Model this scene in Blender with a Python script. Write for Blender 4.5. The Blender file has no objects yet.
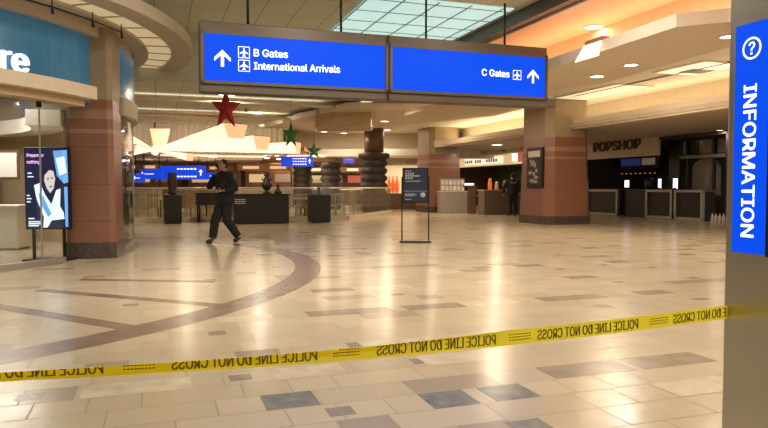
import bpy, bmesh, math, random
from mathutils import Vector, Matrix
random.seed(7)
R = math.radians
SC = bpy.context.scene
COL = SC.collection

# ------------------------------------------------------------------ camera, world, exposure
F, PITCH, H = 660.0, math.atan(27 / 660), 1.2
cd = bpy.data.cameras.new('camera'); cam = bpy.data.objects.new('camera', cd); COL.objects.link(cam)
cd.sensor_width = 36; cd.lens = 36 * F / 768
cam.location = (0, 0, H); cam.rotation_euler = (R(90) - PITCH, 0, 0)
SC.camera = cam
SC.view_settings.view_transform = 'Standard'; SC.view_settings.look = 'None'
SC.view_settings.gamma = 1; SC.view_settings.exposure = 0.0
SC.view_settings.use_curve_mapping = False
wd = bpy.data.worlds.new('world'); SC.world = wd; wd.use_nodes = True
wd.node_tree.nodes['Background'].inputs[0].default_value = (1.0, 0.92, 0.80, 1)
wd.node_tree.nodes['Background'].inputs[1].default_value = 0.40
SC.cycles.use_denoising = True
SC.cycles.max_bounces = 8; SC.cycles.transparent_max_bounces = 16
SC.cycles.caustics_reflective = False; SC.cycles.caustics_refractive = False
SC.cycles.sample_clamp_indirect = 6

# building grid: u runs right and slightly away, v runs away and slightly left
A = R(19); CU, SU = math.cos(A), math.sin(A)
def W(u, v, z=0): return Vector((u * CU - v * SU, u * SU + v * CU, z))
def ray(x, y):
    a = (x - 384) / F; b = (214 - y) / F
    return Vector((a, math.cos(PITCH) + b * math.sin(PITCH), -math.sin(PITCH) + b * math.cos(PITCH)))
def atz(x, y, z=0):
    d = ray(x, y); t = (z - H) / d.z
    return Vector((d.x * t, d.y * t, z))
def atY(x, y, Y):
    d = ray(x, y); t = Y / d.y
    return Vector((d.x * t, Y, H + d.z * t))
def uv_of(p): return (p.x * CU + p.y * SU, -p.x * SU + p.y * CU)

# ------------------------------------------------------------------ area light function and lamp colours
def area(name, loc, size, power, color, size_y=None, rot=(0, 0, 0), spread=None, shape=None):
    l = bpy.data.lights.new(name, 'AREA'); l.energy = power * GL; l.color = color
    l.shape = shape or ('RECTANGLE' if size_y else 'DISK'); l.size = size
    if size_y: l.size_y = size_y
    if spread: l.spread = R(spread)
    o = bpy.data.objects.new(name, l); COL.objects.link(o); o.location = loc; o.rotation_euler = rot
    return o
GL = .42
WARM = (1.0, 0.78, 0.56); AMBER = (1.0, 0.50, 0.28); SOFT = (1.0, 0.90, 0.76); NEUT = (1.0, 0.93, 0.84)
YEL = (1.0, 0.74, 0.42)

# ------------------------------------------------------------------ materials
def mat(name, col, rough=.6, metal=0, emit=None, es=1.0, var=0, scale=6, coat=0, spec=.5, alpha=None):
    m = bpy.data.materials.new(name); m.use_nodes = True
    nt = m.node_tree; b = nt.nodes['Principled BSDF']
    b.inputs['Base Color'].default_value = (*col, 1)
    b.inputs['Roughness'].default_value = rough; b.inputs['Metallic'].default_value = metal
    b.inputs['Specular IOR Level'].default_value = spec
    if coat: b.inputs['Coat Weight'].default_value = coat
    if emit: b.inputs['Emission Color'].default_value = (*emit, 1); b.inputs['Emission Strength'].default_value = es
    if var:
        tc = nt.nodes.new('ShaderNodeTexCoord'); n = nt.nodes.new('ShaderNodeTexNoise')
        n.inputs['Scale'].default_value = scale; n.inputs['Detail'].default_value = 4
        nt.links.new(tc.outputs['Object'], n.inputs['Vector'])
        r = nt.nodes.new('ShaderNodeValToRGB')
        r.color_ramp.elements[0].position = .3; r.color_ramp.elements[1].position = .7
        r.color_ramp.elements[0].color = (*[c * (1 - var) for c in col], 1)
        r.color_ramp.elements[1].color = (*[min(1, c * (1 + var)) for c in col], 1)
        nt.links.new(n.outputs['Fac'], r.inputs['Fac']); nt.links.new(r.outputs['Color'], b.inputs['Base Color'])
    return m
M = {}
M['white'] = mat('white_paint', (.80, .76, .68), .6, var=.03)
M['cream'] = mat('cream_paint', (.70, .60, .46), .6, var=.03)
M['beige'] = mat('beige_paint', (.52, .44, .34), .6, var=.04)
M['tan'] = mat('tan_paint', (.50, .36, .22), .6, var=.04)
M['orange'] = mat('peach_paint', (.85, .62, .42), .6, var=.03)
M['grey'] = mat('grey_paint', (.30, .28, .25), .6, var=.04)
M['bronze'] = mat('bronze_trim', (.105, .082, .058), .45, .35, var=.06)
M['black'] = mat('black_paint', (.012, .011, .010), .45, var=.1)
M['blackm'] = mat('black_metal', (.015, .013, .012), .35, .3, var=.1)
M['brown'] = mat('brown_wood', (.13, .065, .032), .45, var=.25, scale=14)
M['copper'] = mat('copper_wood', (.36, .19, .09), .5, var=.25, scale=3)
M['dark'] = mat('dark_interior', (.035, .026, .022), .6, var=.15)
M['green'] = mat('dark_green_wall', (.035, .055, .015), .6, var=.2)
M['steel'] = mat('brushed_steel', (.56, .53, .47), .30, 1.0, var=.04, scale=2)
M['steelb'] = mat('steel_frame', (.45, .42, .38), .4, .8, var=.05)
M['blue'] = mat('lit_blue_acrylic', (.0, .01, .10), .5, emit=(.0, .075, .86), es=1.0, spec=.1)
M['bluefar'] = mat('lit_blue_sign', (.0, .03, .35), .3, emit=(.006, .05, .62), es=1.0)
M['lit'] = mat('lit_white_lettering', (.8, .8, .8), .4, emit=(.9, .95, 1), es=1.0)
M['lamp'] = mat('lamp_glow', (.9, .8, .7), .4, emit=(1, .90, .74), es=4.5)
M['lampb'] = mat('lamp_glow_blue', (.8, .8, .9), .4, emit=(.75, .75, 1), es=7)
M['glow'] = mat('lantern_glow', (.8, .7, .6), .5, emit=(1, .80, .58), es=1.1)
M['glow2'] = mat('lantern_end_glow', (.8, .6, .4), .5, emit=(1, .58, .27), es=.85)
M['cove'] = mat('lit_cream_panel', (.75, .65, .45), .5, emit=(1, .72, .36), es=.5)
M['ringp'] = mat('cream_acrylic_panel', (.68, .60, .42), .5, emit=(1, .80, .45), es=.34)
M['cyan'] = mat('lit_skylight_panel', (.6, .7, .65), .5, emit=(.50, .86, .86), es=.72)
M['tape'] = mat('yellow_plastic_tape', (.95, .78, .03), .35)
M['tapeink'] = mat('tape_ink', (.24, .18, .015), .5)
M['skin'] = mat('skin', (.50, .27, .18), .55, var=.06, scale=20)
M['hair'] = mat('dark_hair', (.015, .010, .008), .6, var=.2, scale=30)
M['jacket'] = mat('black_jacket_cloth', (.010, .010, .012), .8, var=.2, scale=12)
M['pants'] = mat('charcoal_trouser_cloth', (.018, .016, .015), .85, var=.2, scale=12)
M['navy'] = mat('navy_uniform_cloth', (.012, .013, .020), .8, var=.2, scale=12)
M['shoe'] = mat('brown_black_leather', (.02, .012, .01), .4, var=.2)
M['red'] = mat('red_star_paint', (.42, .02, .02), .5, var=.1)
M['greenstar'] = mat('green_star_paint', (.03, .20, .03), .5, var=.15)
M['vase'] = mat('dark_carved_stone', (.03, .022, .018), .5, var=.3, scale=10)
M['wood'] = mat('honey_wood', (.42, .24, .10), .5, var=.2, scale=10)
M['ledge'] = mat('ledge_cream', (.72, .62, .46), .5, var=.03)
M['redglow'] = mat('red_bulb', (.4, .02, .01), .4, emit=(1, .22, .08), es=1)
M['scr'] = mat('lit_tablet_screen', (.5, .5, .6), .3, emit=(.78, .78, 1), es=2.2)
M['pink'] = mat('pink_lit_panel', (.5, .1, .08), .5, emit=(1, .25, .16), es=.35)
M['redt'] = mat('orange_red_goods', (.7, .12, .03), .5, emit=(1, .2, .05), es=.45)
M['boardlit'] = mat('backlit_name_board', (.7, .7, .6), .5, emit=(1, .93, .72), es=.85)
M['paper'] = mat('white_paper', (.72, .68, .62), .7)

def glass_mat(name, tint=(1, 1, 1), refl=.10, cloud=0.0, cc=(.6, .7, .65)):
    m = bpy.data.materials.new(name); m.use_nodes = True; nt = m.node_tree
    nt.nodes.remove(nt.nodes['Principled BSDF']); out = nt.nodes['Material Output']
    t = nt.nodes.new('ShaderNodeBsdfTransparent'); t.inputs[0].default_value = (*tint, 1)
    g = nt.nodes.new('ShaderNodeBsdfGlossy'); g.inputs['Roughness'].default_value = .04
    lw = nt.nodes.new('ShaderNodeLayerWeight'); lw.inputs[0].default_value = .35
    mp = nt.nodes.new('ShaderNodeMapRange'); mp.inputs['To Min'].default_value = refl * .5; mp.inputs['To Max'].default_value = .8
    mx = nt.nodes.new('ShaderNodeMixShader')
    nt.links.new(lw.outputs['Facing'], mp.inputs['Value'])
    mp.inputs['From Min'].default_value = .35
    nt.links.new(mp.outputs['Result'], mx.inputs[0]); nt.links.new(t.outputs[0], mx.inputs[1]); nt.links.new(g.outputs[0], mx.inputs[2])
    last = mx
    if cloud:
        d = nt.nodes.new('ShaderNodeBsdfDiffuse'); d.inputs[0].default_value = (*cc, 1)
        m2 = nt.nodes.new('ShaderNodeMixShader'); m2.inputs[0].default_value = cloud
        nt.links.new(mx.outputs[0], m2.inputs[1]); nt.links.new(d.outputs[0], m2.inputs[2]); last = m2
    nt.links.new(last.outputs[0], out.inputs[0])
    return m
M['glass'] = glass_mat('storefront_glass', (.97, .99, .98), .10)
M['railm'] = mat('pale_steel_handrail', (.75, .70, .60), .35, .3)
M['railglass'] = glass_mat('railing_glass', (.86, .90, .84), .16, .09, (.50, .52, .42))

def nodes_of(m): return m.node_tree.nodes, m.node_tree.links
class NB:
    """tiny node helper"""
    def __init__(s, m): s.nt = m.node_tree; s.n = s.nt.nodes; s.l = s.nt.links
    def put(s, inp, v):
        if isinstance(v, (int, float)): inp.default_value = v
        elif isinstance(v, tuple): inp.default_value = v
        else: s.l.new(v, inp)
    def math(s, op, a, b=0.0, c=None):
        n = s.n.new('ShaderNodeMath'); n.operation = op; s.put(n.inputs[0], a); s.put(n.inputs[1], b)
        if c is not None: s.put(n.inputs[2], c)
        return n.outputs[0]
    def mix(s, f, a, b):
        n = s.n.new('ShaderNodeMix'); n.data_type = 'RGBA'; s.put(n.inputs[0], f); s.put(n.inputs[6], a); s.put(n.inputs[7], b)
        return n.outputs[2]
    def xyz(s, v):
        n = s.n.new('ShaderNodeSeparateXYZ'); s.l.new(v, n.inputs[0]); return n.outputs
    def comb(s, x, y, z=0.0):
        n = s.n.new('ShaderNodeCombineXYZ'); s.put(n.inputs[0], x); s.put(n.inputs[1], y); s.put(n.inputs[2], z); return n.outputs[0]
    def white(s, v):
        n = s.n.new('ShaderNodeTexWhiteNoise'); n.noise_dimensions = '3D'; s.l.new(v, n.inputs['Vector']); return n.outputs['Value']
    def noise(s, v, sc, det=3):
        n = s.n.new('ShaderNodeTexNoise'); s.l.new(v, n.inputs['Vector']); n.inputs['Scale'].default_value = sc; n.inputs['Detail'].default_value = det
        return n.outputs['Fac']
    def obj(s):
        return s.n.new('ShaderNodeTexCoord').outputs['Object']

ROW, BRK = .27, .56
def floor_material():
    m = mat('stone_tile_floor', (.6, .45, .3), .2); k = NB(m); b = k.n['Principled BSDF']
    o = k.obj(); x, y, z = k.xyz(o)
    ry = k.math('DIVIDE', y, ROW); row = k.math('FLOOR', ry)
    off = k.white(k.comb(row, 3.3))
    ux = k.math('ADD', k.math('DIVIDE', x, BRK), off); cell = k.math('FLOOR', ux)
    r = k.white(k.comb(cell, row, 1.0)); r2 = k.white(k.comb(cell, row, 7.0))
    fx = k.math('FRACT', ux); fy = k.math('FRACT', ry)
    # some bricks are halved
    half = k.math('GREATER_THAN', r2, .62)
    fx2 = k.math('FRACT', k.math('MULTIPLY', fx, 2.0))
    dx1 = k.math('MULTIPLY', k.math('MINIMUM', fx, k.math('SUBTRACT', 1.0, fx)), BRK)
    dx2 = k.math('MULTIPLY', k.math('MINIMUM', fx2, k.math('SUBTRACT', 1.0, fx2)), BRK / 2)
    dx = k.math('ADD', k.math('MULTIPLY', dx1, k.math('SUBTRACT', 1.0, half)), k.math('MULTIPLY', dx2, half))
    dy = k.math('MULTIPLY', k.math('MINIMUM', fy, k.math('SUBTRACT', 1.0, fy)), ROW)
    d = k.math('MINIMUM', dx, dy)
    grout = k.math('LESS_THAN', d, .0042)
    halfid = k.math('FLOOR', k.math('MULTIPLY', k.math('MULTIPLY', fx, 2.0), half))
    r3 = k.white(k.comb(cell, row, k.math('ADD', halfid, 20.0)))
    n1 = k.noise(o, 2.2, 5); n2 = k.noise(o, 14, 5)
    t = k.math('ADD', k.math('MULTIPLY', r3, .75), k.math('MULTIPLY', n2, .3))
    c = k.mix(t, (.46, .385, .265, 1), (.56, .475, .34, 1))
    greyish = k.math('GREATER_THAN', r3, .955)
    pale = k.math('MULTIPLY', k.math('GREATER_THAN', r3, .86), k.math('LESS_THAN', r3, .93))
    c = k.mix(k.math('MULTIPLY', pale, .35), c, (.40, .34, .25, 1))
    c = k.mix(k.math('MULTIPLY', greyish, .7), c, (.27, .22, .165, 1))
    # small dark inset centred on some halved bricks
    inx = k.math('LESS_THAN', k.math('ABSOLUTE', k.math('SUBTRACT', fx, .5)), .13)
    iny = k.math('LESS_THAN', k.math('ABSOLUTE', k.math('SUBTRACT', fy, .5)), .26)
    ins = k.math('MULTIPLY', k.math('MULTIPLY', inx, iny), k.math('GREATER_THAN', r2, .97))
    c = k.mix(k.math('MULTIPLY', ins, .9), c, (.26, .21, .16, 1))
    c = k.mix(k.math('MULTIPLY', grout, .75), c, (.17, .13, .09, 1))
    k.l.new(c, b.inputs['Base Color'])
    rg = k.math('ADD', .14, k.math('MULTIPLY', n1, .15)); rg = k.math('ADD', rg, k.math('MULTIPLY', grout, .35))
    k.l.new(rg, b.inputs['Roughness'])
    bp = k.n.new('ShaderNodeBump'); bp.inputs['Strength'].default_value = .07; bp.inputs['Distance'].default_value = .02
    k.l.new(k.math('ADD', k.math('MULTIPLY', k.noise(o, 9, 2), 1.0), k.math('MULTIPLY', grout, -.6)), bp.inputs['Height'])
    k.l.new(bp.outputs[0], b.inputs['Normal']); b.inputs['Specular IOR Level'].default_value = .42
    return m
M['floor'] = floor_material()
_k = NB(M['tape']); _t = _k.n.new('ShaderNodeBsdfTranslucent'); _t.inputs[0].default_value = (1, .88, .06, 1)
_m = _k.n.new('ShaderNodeMixShader'); _m.inputs[0].default_value = .6; _b = _k.n['Principled BSDF']
_k.l.new(_b.outputs[0], _m.inputs[1]); _k.l.new(_t.outputs[0], _m.inputs[2]); _k.l.new(_m.outputs[0], _k.n['Material Output'].inputs[0])
_b.inputs['Base Color'].default_value = (.95, .78, .03, 1)
def stone(name, c1, c2, sc, rough=.25):
    m = mat(name, c1, rough); k = NB(m); o = k.obj(); n = k.noise(o, sc, 6)
    mp = k.n.new('ShaderNodeMapRange'); k.l.new(n, mp.inputs[0]); mp.inputs[1].default_value = .35; mp.inputs[2].default_value = .65
    k.l.new(k.mix(mp.outputs[0], (*c1, 1), (*c2, 1)), k.n['Principled BSDF'].inputs['Base Color']); return m
M['inlay'] = stone('brown_stone_inlay', (.19, .135, .095), (.25, .185, .13), 3)
M['slate'] = stone('grey_green_stone_tile', (.13, .14, .115), (.22, .22, .17), 9)
M['taupe'] = stone('taupe_stone_tile', (.24, .20, .14), (.31, .26, .185), 6)
M['marble'] = stone('pale_marble_tile', (.50, .43, .31), (.62, .54, .40), 6)

def granite(name, base, light):
    """red granite blocks with paler bands, bands set by height"""
    m = mat(name, base, .3); k = NB(m); b = k.n['Principled BSDF']; o = k.obj(); x, y, z = k.xyz(o)
    n = k.noise(o, 25, 6); nb = k.noise(o, 1.5, 2)
    c = k.mix(n, (*[q * .78 for q in base], 1), (*[q * 1.25 for q in base], 1))
    fz = k.math('FRACT', k.math('DIVIDE', z, .62))
    joint = k.math('LESS_THAN', fz, .018)
    band1 = k.math('LESS_THAN', k.math('ABSOLUTE', k.math('SUBTRACT', z, 2.42)), .085)
    band2 = k.math('LESS_THAN', k.math('ABSOLUTE', k.math('SUBTRACT', z, 2.13)), .035)
    c = k.mix(k.math('MULTIPLY', k.math('MAXIMUM', band1, band2), .85), c, (*light, 1))
    c = k.mix(k.math('MULTIPLY', joint, .6), c, (.06, .03, .02, 1))
    k.l.new(c, b.inputs['Base Color']); return m
M['granite'] = granite('red_granite', (.245, .112, .072), (.34, .215, .14))
M['uppercol'] = mat('tan_stone_upper', (.33, .25, .16), .45, var=.08)
M['plinth'] = stone('dark_granite_base', (.06, .045, .038), (.10, .075, .06), 18)
M['ceil'] = None
def ceiling_material():
    m = mat('ceiling_panels', (.62, .62, .52), .7)
    M['grgrey'] = mat('grey_green_paint', (.56, .56, .46), .6, var=.03); k = NB(m); b = k.n['Principled BSDF']; o = k.obj(); x, y, z = k.xyz(o)
    gx = k.math('FRACT', k.math('DIVIDE', x, .68)); gy = k.math('FRACT', k.math('DIVIDE', y, 1.36))
    l = k.math('MAXIMUM', k.math('LESS_THAN', gx, .022), k.math('LESS_THAN', gy, .011))
    c = k.mix(k.noise(o, .7, 2), (.60, .62, .52, 1), (.70, .72, .61, 1))
    k.l.new(k.mix(k.math('MULTIPLY', l, .75), c, (.12, .10, .08, 1)), b.inputs['Base Color']); return m
M['ceil'] = ceiling_material()
def drum_material():
    m = mat('blue_backlit_glass', (.02, .10, .20), .25); k = NB(m); b = k.n['Principled BSDF']; o = k.obj(); x, y, z = k.xyz(o)
    an = k.math('ARCTAN2', y, x)
    st = k.noise(k.comb(k.math('MULTIPLY', an, 40), k.math('MULTIPLY', z, .6)), 1.6, 3)
    blot = k.noise(k.comb(k.math('MULTIPLY', an, 5), k.math('MULTIPLY', z, 3.0)), 1.5, 3)
    c = k.mix(st, (.010, .055, .13, 1), (.035, .17, .30, 1)); c = k.mix(k.math('MULTIPLY', blot, .6), c, (.05, .20, .32, 1))
    k.l.new(c, b.inputs['Base Color']); k.l.new(c, b.inputs['Emission Color']); b.inputs['Emission Strength'].default_value = .32
    return m
M['drum'] = drum_material()

# ------------------------------------------------------------------ mesh builder
class MB:
    def __init__(s): s.v = []; s.f = []; s.mi = []; s.sm = []
    def add(s, vs, fs, mi=0, smooth=False):
        o = len(s.v); s.v += [tuple(p) for p in vs]
        for f in fs: s.f.append([i + o for i in f]); s.mi.append(mi); s.sm.append(smooth)
        return s
    def box(s, c, d, rz=0, mi=0, top=None):
        hx, hy, hz = d[0] / 2, d[1] / 2, d[2] / 2; cs, sn = math.cos(rz), math.sin(rz); vs = []
        for z in (-hz, hz):
            k = top if (top and z > 0) else 1
            for x, y in ((-hx, -hy), (hx, -hy), (hx, hy), (-hx, hy)):
                x *= k; y *= k
                vs.append((c[0] + x * cs - y * sn, c[1] + x * sn + y * cs, c[2] + z))
        return s.add(vs, [(3, 2, 1, 0), (4, 5, 6, 7), (0, 1, 5, 4), (1, 2, 6, 5), (2, 3, 7, 6), (3, 0, 4, 7)], mi)
    def prism(s, poly, z0, z1, mi=0, poly2=None):
        n = len(poly); q = poly2 or poly
        vs = [(p[0], p[1], z0) for p in poly] + [(p[0], p[1], z1) for p in q]
        fs = [tuple(range(n))[::-1], tuple(range(n, 2 * n))] + [(i, (i + 1) % n, n + (i + 1) % n, n + i) for i in range(n)]
        return s.add(vs, fs, mi)
    def lathe(s, prof, c=(0, 0, 0), n=28, mi=0, smooth=True, a0=0, a1=2 * math.pi):
        full = abs(a1 - a0 - 2 * math.pi) < 1e-6; m = n if full else n + 1; vs = []
        for r, z in prof:
            for i in range(m):
                a = a0 + (a1 - a0) * i / n; vs.append((c[0] + r * math.cos(a), c[1] + r * math.sin(a), c[2] + z))
        fs = []
        for j in range(len(prof) - 1):
            for i in range(n):
                i2 = (i + 1) % m; fs.append((j * m + i, j * m + i2, (j + 1) * m + i2, (j + 1) * m + i))
        if full:
            if prof[0][0] > 1e-4: fs.append(tuple(range(m))[::-1])
            if prof[-1][0] > 1e-4: fs.append(tuple(range((len(prof) - 1) * m, len(prof) * m)))
        return s.add(vs, fs, mi, smooth)
    def arcbox(s, c, r0, r1, z0, z1, a0, a1, n=40, mi=0):
        vs = []
        for i in range(n + 1):
            a = a0 + (a1 - a0) * i / n
            for r, z in ((r0, z0), (r1, z0), (r1, z1), (r0, z1)): vs.append((c[0] + r * math.cos(a), c[1] + r * math.sin(a), z))
        fs = [(0, 1, 2, 3), (4 * n + 3, 4 * n + 2, 4 * n + 1, 4 * n)]
        for i in range(n):
            for j in range(4): fs.append((4 * i + j, 4 * i + 4 + j, 4 * i + 4 + (j + 1) % 4, 4 * i + (j + 1) % 4))
        return s.add(vs, fs, mi)
    def tube(s, pts, r, n=8, mi=0):
        pts = [Vector(p) for p in pts]; rings = []
        rs = r if isinstance(r, (list, tuple)) else [r] * len(pts)
        for i, p in enumerate(pts):
            d = (pts[min(i + 1, len(pts) - 1)] - pts[max(i - 1, 0)]).normalized()
            q = d.orthogonal().normalized() if abs(d.z) > .99 else d.cross(Vector((0, 0, 1))).normalized()
            w = d.cross(q)
            rings.append([p + (q * math.cos(t) + w * math.sin(t)) * rs[i] for t in [2 * math.pi * k / n for k in range(n)]])
        vs = [v for g in rings for v in g]; fs = []
        for i in range(len(pts) - 1):
            for k in range(n): fs.append((i * n + k, i * n + (k + 1) % n, (i + 1) * n + (k + 1) % n, (i + 1) * n + k))
        fs += [tuple(range(n))[::-1], tuple(range((len(pts) - 1) * n, len(pts) * n))]
        return s.add(vs, fs, mi, n > 6)
    def build(s, name, mats, parent=None, bevel=0, loc=None, rz=0, fix=True):
        me = bpy.data.meshes.new(name); me.from_pydata(s.v, [], s.f)
        mats = mats if isinstance(mats, (list, tuple)) else [mats]
        for q in mats: me.materials.append(M[q] if isinstance(q, str) else q)
        for p, mi, sm in zip(me.polygons, s.mi, s.sm): p.material_index = mi; p.use_smooth = sm
        if fix:
            bm = bmesh.new(); bm.from_mesh(me); bmesh.ops.recalc_face_normals(bm, faces=bm.faces); bm.to_mesh(me); bm.free()
        o = bpy.data.objects.new(name, me); COL.objects.link(o)
        if parent: o.parent = parent
        if loc is not None: o.location = loc
        if rz: o.rotation_euler.z = rz
        if bevel:
            b = o.modifiers.new('bevel', 'BEVEL'); b.width = bevel; b.segments = 2; b.limit_method = 'ANGLE'
        return o
def tag(o, label, cat, group=None):
    o['label'] = label; o['category'] = cat
    if group: o['group'] = group
    return o
def struct(o): o['kind'] = 'structure'; return o
def thing(name, label, cat, loc=(0, 0, 0), rz=0, group=None):
    o = bpy.data.objects.new(name, None); COL.objects.link(o); o.location = loc; o.rotation_euler.z = rz
    o.empty_display_size = .2
    return tag(o, label, cat, group)
def copy_tree(o, loc=None, rz=None, label=None, parent=None):
    c = o.copy(); COL.objects.link(c)
    if parent: c.parent = parent
    if loc is not None: c.location = loc
    if rz is not None: c.rotation_euler.z = rz
    if label: c['label'] = label
    for ch in list(o.children): copy_tree(ch, parent=c)
    return c
INTER = None
try:
    import os
    INTER = bpy.data.fonts.load(os.path.join(bpy.utils.system_resource('DATAFILES', path='fonts'), 'Inter.woff2'))
except Exception: INTER = None
def text_data(txt, bold=.0, space=1.0):
    c = bpy.data.curves.new('t', 'FONT'); c.body = txt; c.size = 1
    if INTER: c.font = INTER
    c.resolution_u = 3; c.offset = bold; c.space_character = space; c.resolution_u = 3
    o = bpy.data.objects.new('t', c); COL.objects.link(o)
    dg = bpy.context.evaluated_depsgraph_get(); me = bpy.data.meshes.new_from_object(o.evaluated_get(dg))
    vs = [v.co.copy() for v in me.vertices]; fs = [tuple(p.vertices) for p in me.polygons]
    bpy.data.objects.remove(o); bpy.data.curves.remove(c); bpy.data.meshes.remove(me)
    x0 = min(v.x for v in vs); x1 = max(v.x for v in vs); y0 = min(v.y for v in vs); y1 = max(v.y for v in vs)
    return [((v.x - x0) / (x1 - x0), (v.y - y0) / (y1 - y0)) for v in vs], fs
def text_mb(txt, fn, bold=.02, mb=None, mi=0):
    """fn maps (0..1, 0..1) of the text's box to a point"""
    p, f = text_data(txt, 0); mb = mb or MB(); k = .9 * bold / max(1, len(txt) * .55)
    for dx, dy in ((-k, 0), (k, 0), (0, .012), (0, -.012)): mb.add([fn(a * (1 - 2 * k) + k + dx, b * .976 + .012 + dy) for a, b in p], f, mi)
    return mb

# ------------------------------------------------------------------ FLOOR
mb = MB()
def fquad(p, q, mi, mb=mb): mb.add([(*a, q) for a in p], [tuple(range(len(p)))], mi)
fquad([(-30, -6), (30, -6), (30, 60), (-30, 60)], 0.0, 0)
# curved border of brown stone, centre at world (-8, 9)
cc = uv_of(Vector((-8, 9, 0)))
def fan(r0, r1, a0, a1, n, z, mi):
    for i in range(n):
        t0 = a0 + (a1 - a0) * i / n - A; t1 = a0 + (a1 - a0) * (i + 1) / n - A
        fquad([(cc[0] + r0 * math.cos(t0), cc[1] + r0 * math.sin(t0)), (cc[0] + r1 * math.cos(t0), cc[1] + r1 * math.sin(t0)),
               (cc[0] + r1 * math.cos(t1), cc[1] + r1 * math.sin(t1)), (cc[0] + r0 * math.cos(t1), cc[1] + r0 * math.sin(t1))], z, mi)
fan(6.72, 7.1, R(-100), R(75), 90, .0012, 1)
def strip(xa, ya, xb, yb, w, z=.0009, mi=1):
    a = atz(xa, ya); b = atz(xb, yb); d = (b - a).normalized(); n = Vector((-d.y, d.x, 0)) * w / 2
    fquad([uv_of(p) for p in (a - n, b - n, b + n, a + n)], z, mi)
strip(-60, 297, 133, 328.5, .19)
strip(40, 290, 225, 306, .17)
strip(80, 279.5, 215, 281.7, .16)
# accent tiles read off the floor, snapped to the tile courses
for x, y, w, mi, hh in [(294, 407, .30, 2, 1), (439, 392, .28, 2, 1), (497, 386, .29, 2, 1), (595, 373, .62, 3, 1), (676, 363, .62, 3, 1), (257, 352, .32, 3, 1),
    (138, 386, .62, 4, 1), (313, 376, .45, 4, 1), (424, 363, .14, 3, .5), (241, 379, .14, 3, .5), (32, 393, .14, 3, .5), (218, 335, .14, 3, .6), (525, 423, .2, 2, .8),
    (372, 343, .4, 3, 1), (580, 277, .45, 3, 1), (646, 291, .45, 3, 1), (553, 298, .40, 3, 1), (585, 296, .42, 3, 1), (606, 307, .18, 3, .6), (700, 299, .2, 3, .5),
    (624, 283, .16, 3, .5), (564, 270, .16, 3, .5), (530, 266, .5, 3, 1), (436, 306, .7, 3, 1), (490, 303, .62, 4, 1), (388, 288, .62, 4, 1), (330, 311, .5, 3, 1), (370, 312, .5, 3, 1),
    (330, 289, .5, 3, 1), (496, 282, .5, 4, 1), (700, 279, .16, 3, .5), (455, 358, .5, 4, 1), (396, 341, .6, 4, 1), (546, 292, .18, 4, .6), (480, 267, .3, 3, 1), (445, 271, .4, 4, 1), (620, 262, .4, 3, 1), (655, 268, .14, 3, .5), (690, 255, .3, 3, 1),
    (590, 248, .4, 3, 1), (245, 318, .5, 4, 1), (355, 270, .5, 4, 1), (380, 258, .4, 4, 1), (715, 392, .5, 4, 1), (735, 262, .3, 3, 1)]:
    u, v = uv_of(atz(x, y)); r = math.floor(v / ROW); vm = (r + .5) * ROW; h2 = ROW * hh / 2 - .002
    zk = globals().get('zk', .0004) + 1.2e-5; fquad([(u - w / 2, vm - h2), (u + w / 2, vm - h2), (u + w / 2, vm + h2), (u - w / 2, vm + h2)], zk, mi)
fl = struct(mb.build('floor', ['floor', 'inlay', 'slate', 'taupe', 'marble'], rz=A, fix=False))

# ------------------------------------------------------------------ CEILINGS (all in the building grid)
def slab(name, poly, z0, z1, m):
    o = MB().prism(poly, z0, z1).build(name, m, rz=A); return struct(o)
slab('ceiling', [(-14, -6), (6.86, -6), (6.86, 16), (-14, 16)], 4.72, 4.9, 'ceil')
# lit skylight panels in the coffer beside the beam
sk = struct(MB().prism([(3.75, 11.6), (6.7, 11.6), (6.7, 15.9), (3.75, 15.9)], 4.69, 4.715).build('ceiling_skylight', 'cyan', rz=A))
b = MB()
for i in range(0, 5): b.box((3.75 + .68 * i, 13.75, 4.685), (.025, 4.3, .012))
for i in range(0, 6): b.box((5.22, 11.8 + .8 * i, 4.685), (2.95, .02, .012))
b.build('glazing_bar', 'grey', sk)
slab('trim_1', [(6.86, -6), (7.08, -6), (7.08, 16.2), (6.86, 16.2)], 4.46, 4.9, 'bronze')          # beam
slab('ceiling_side', [(7.08, -6), (9.0, -6), (9.0, 20), (7.08, 20)], 4.42, 4.6, 'orange')
slab('ceiling_step', [(8.55, -6), (8.85, -6), (8.85, 15), (8.55, 15)], 3.86, 4.42, 'orange')
slab('ceiling_outer', [(8.85, -6), (19, -6), (19, 46), (6.2, 46), (6.2, 16), (7.35, 16), (7.35, 15.0), (8.85, 15.0)], 4.02, 4.2, 'white')
slab('ceiling_cloud', [uv_of(atz(x_, y_, 3.6)) for x_, y_ in ((500, 84.7), (548, 69), (676, 27), (728, 22), (800, 12), (800, 30), (728, 47.5), (601.7, 83.5), (547.7, 91), (505, 93))], 3.6, 3.80, 'cream')
slab('trim_2', [(12.62, -6), (12.86, -6), (12.86, 27.5), (12.45, 28.5), (12.25, 28.4), (12.62, 27.4)], 3.05, 3.36, 'cream')   # canopy edge
slab('ceiling_canopy', [(12.8, -6), (18.2, -6), (18.2, 30), (12.4, 30)], 3.10, 3.22, 'beige')
slab('wall_right', [(14.1, -6), (14.3, -6), (14.3, 34), (14.1, 34)], 3.22, 4.02, 'cream')
# left rear
slab('wall_fascia', [(-14, 16), (6.2, 16), (6.2, 16.25), (-14, 16.25)], 3.66, 4.9, 'grgrey')
slab('ceiling_rear', [(-16, 16.25), (6.2, 16.25), (6.2, 30), (-16, 30)], 3.92, 4.1, 'ceil')
slab('trim_3', [(-16, 20.4), (6.2, 20.4), (6.2, 20.75), (-16, 20.75)], 3.72, 3.78, 'cream')
slab('trim_4', [(-16, 24.2), (6.2, 24.2), (6.2, 24.8), (-16, 24.8)], 3.70, 3.76, 'cream')
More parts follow.
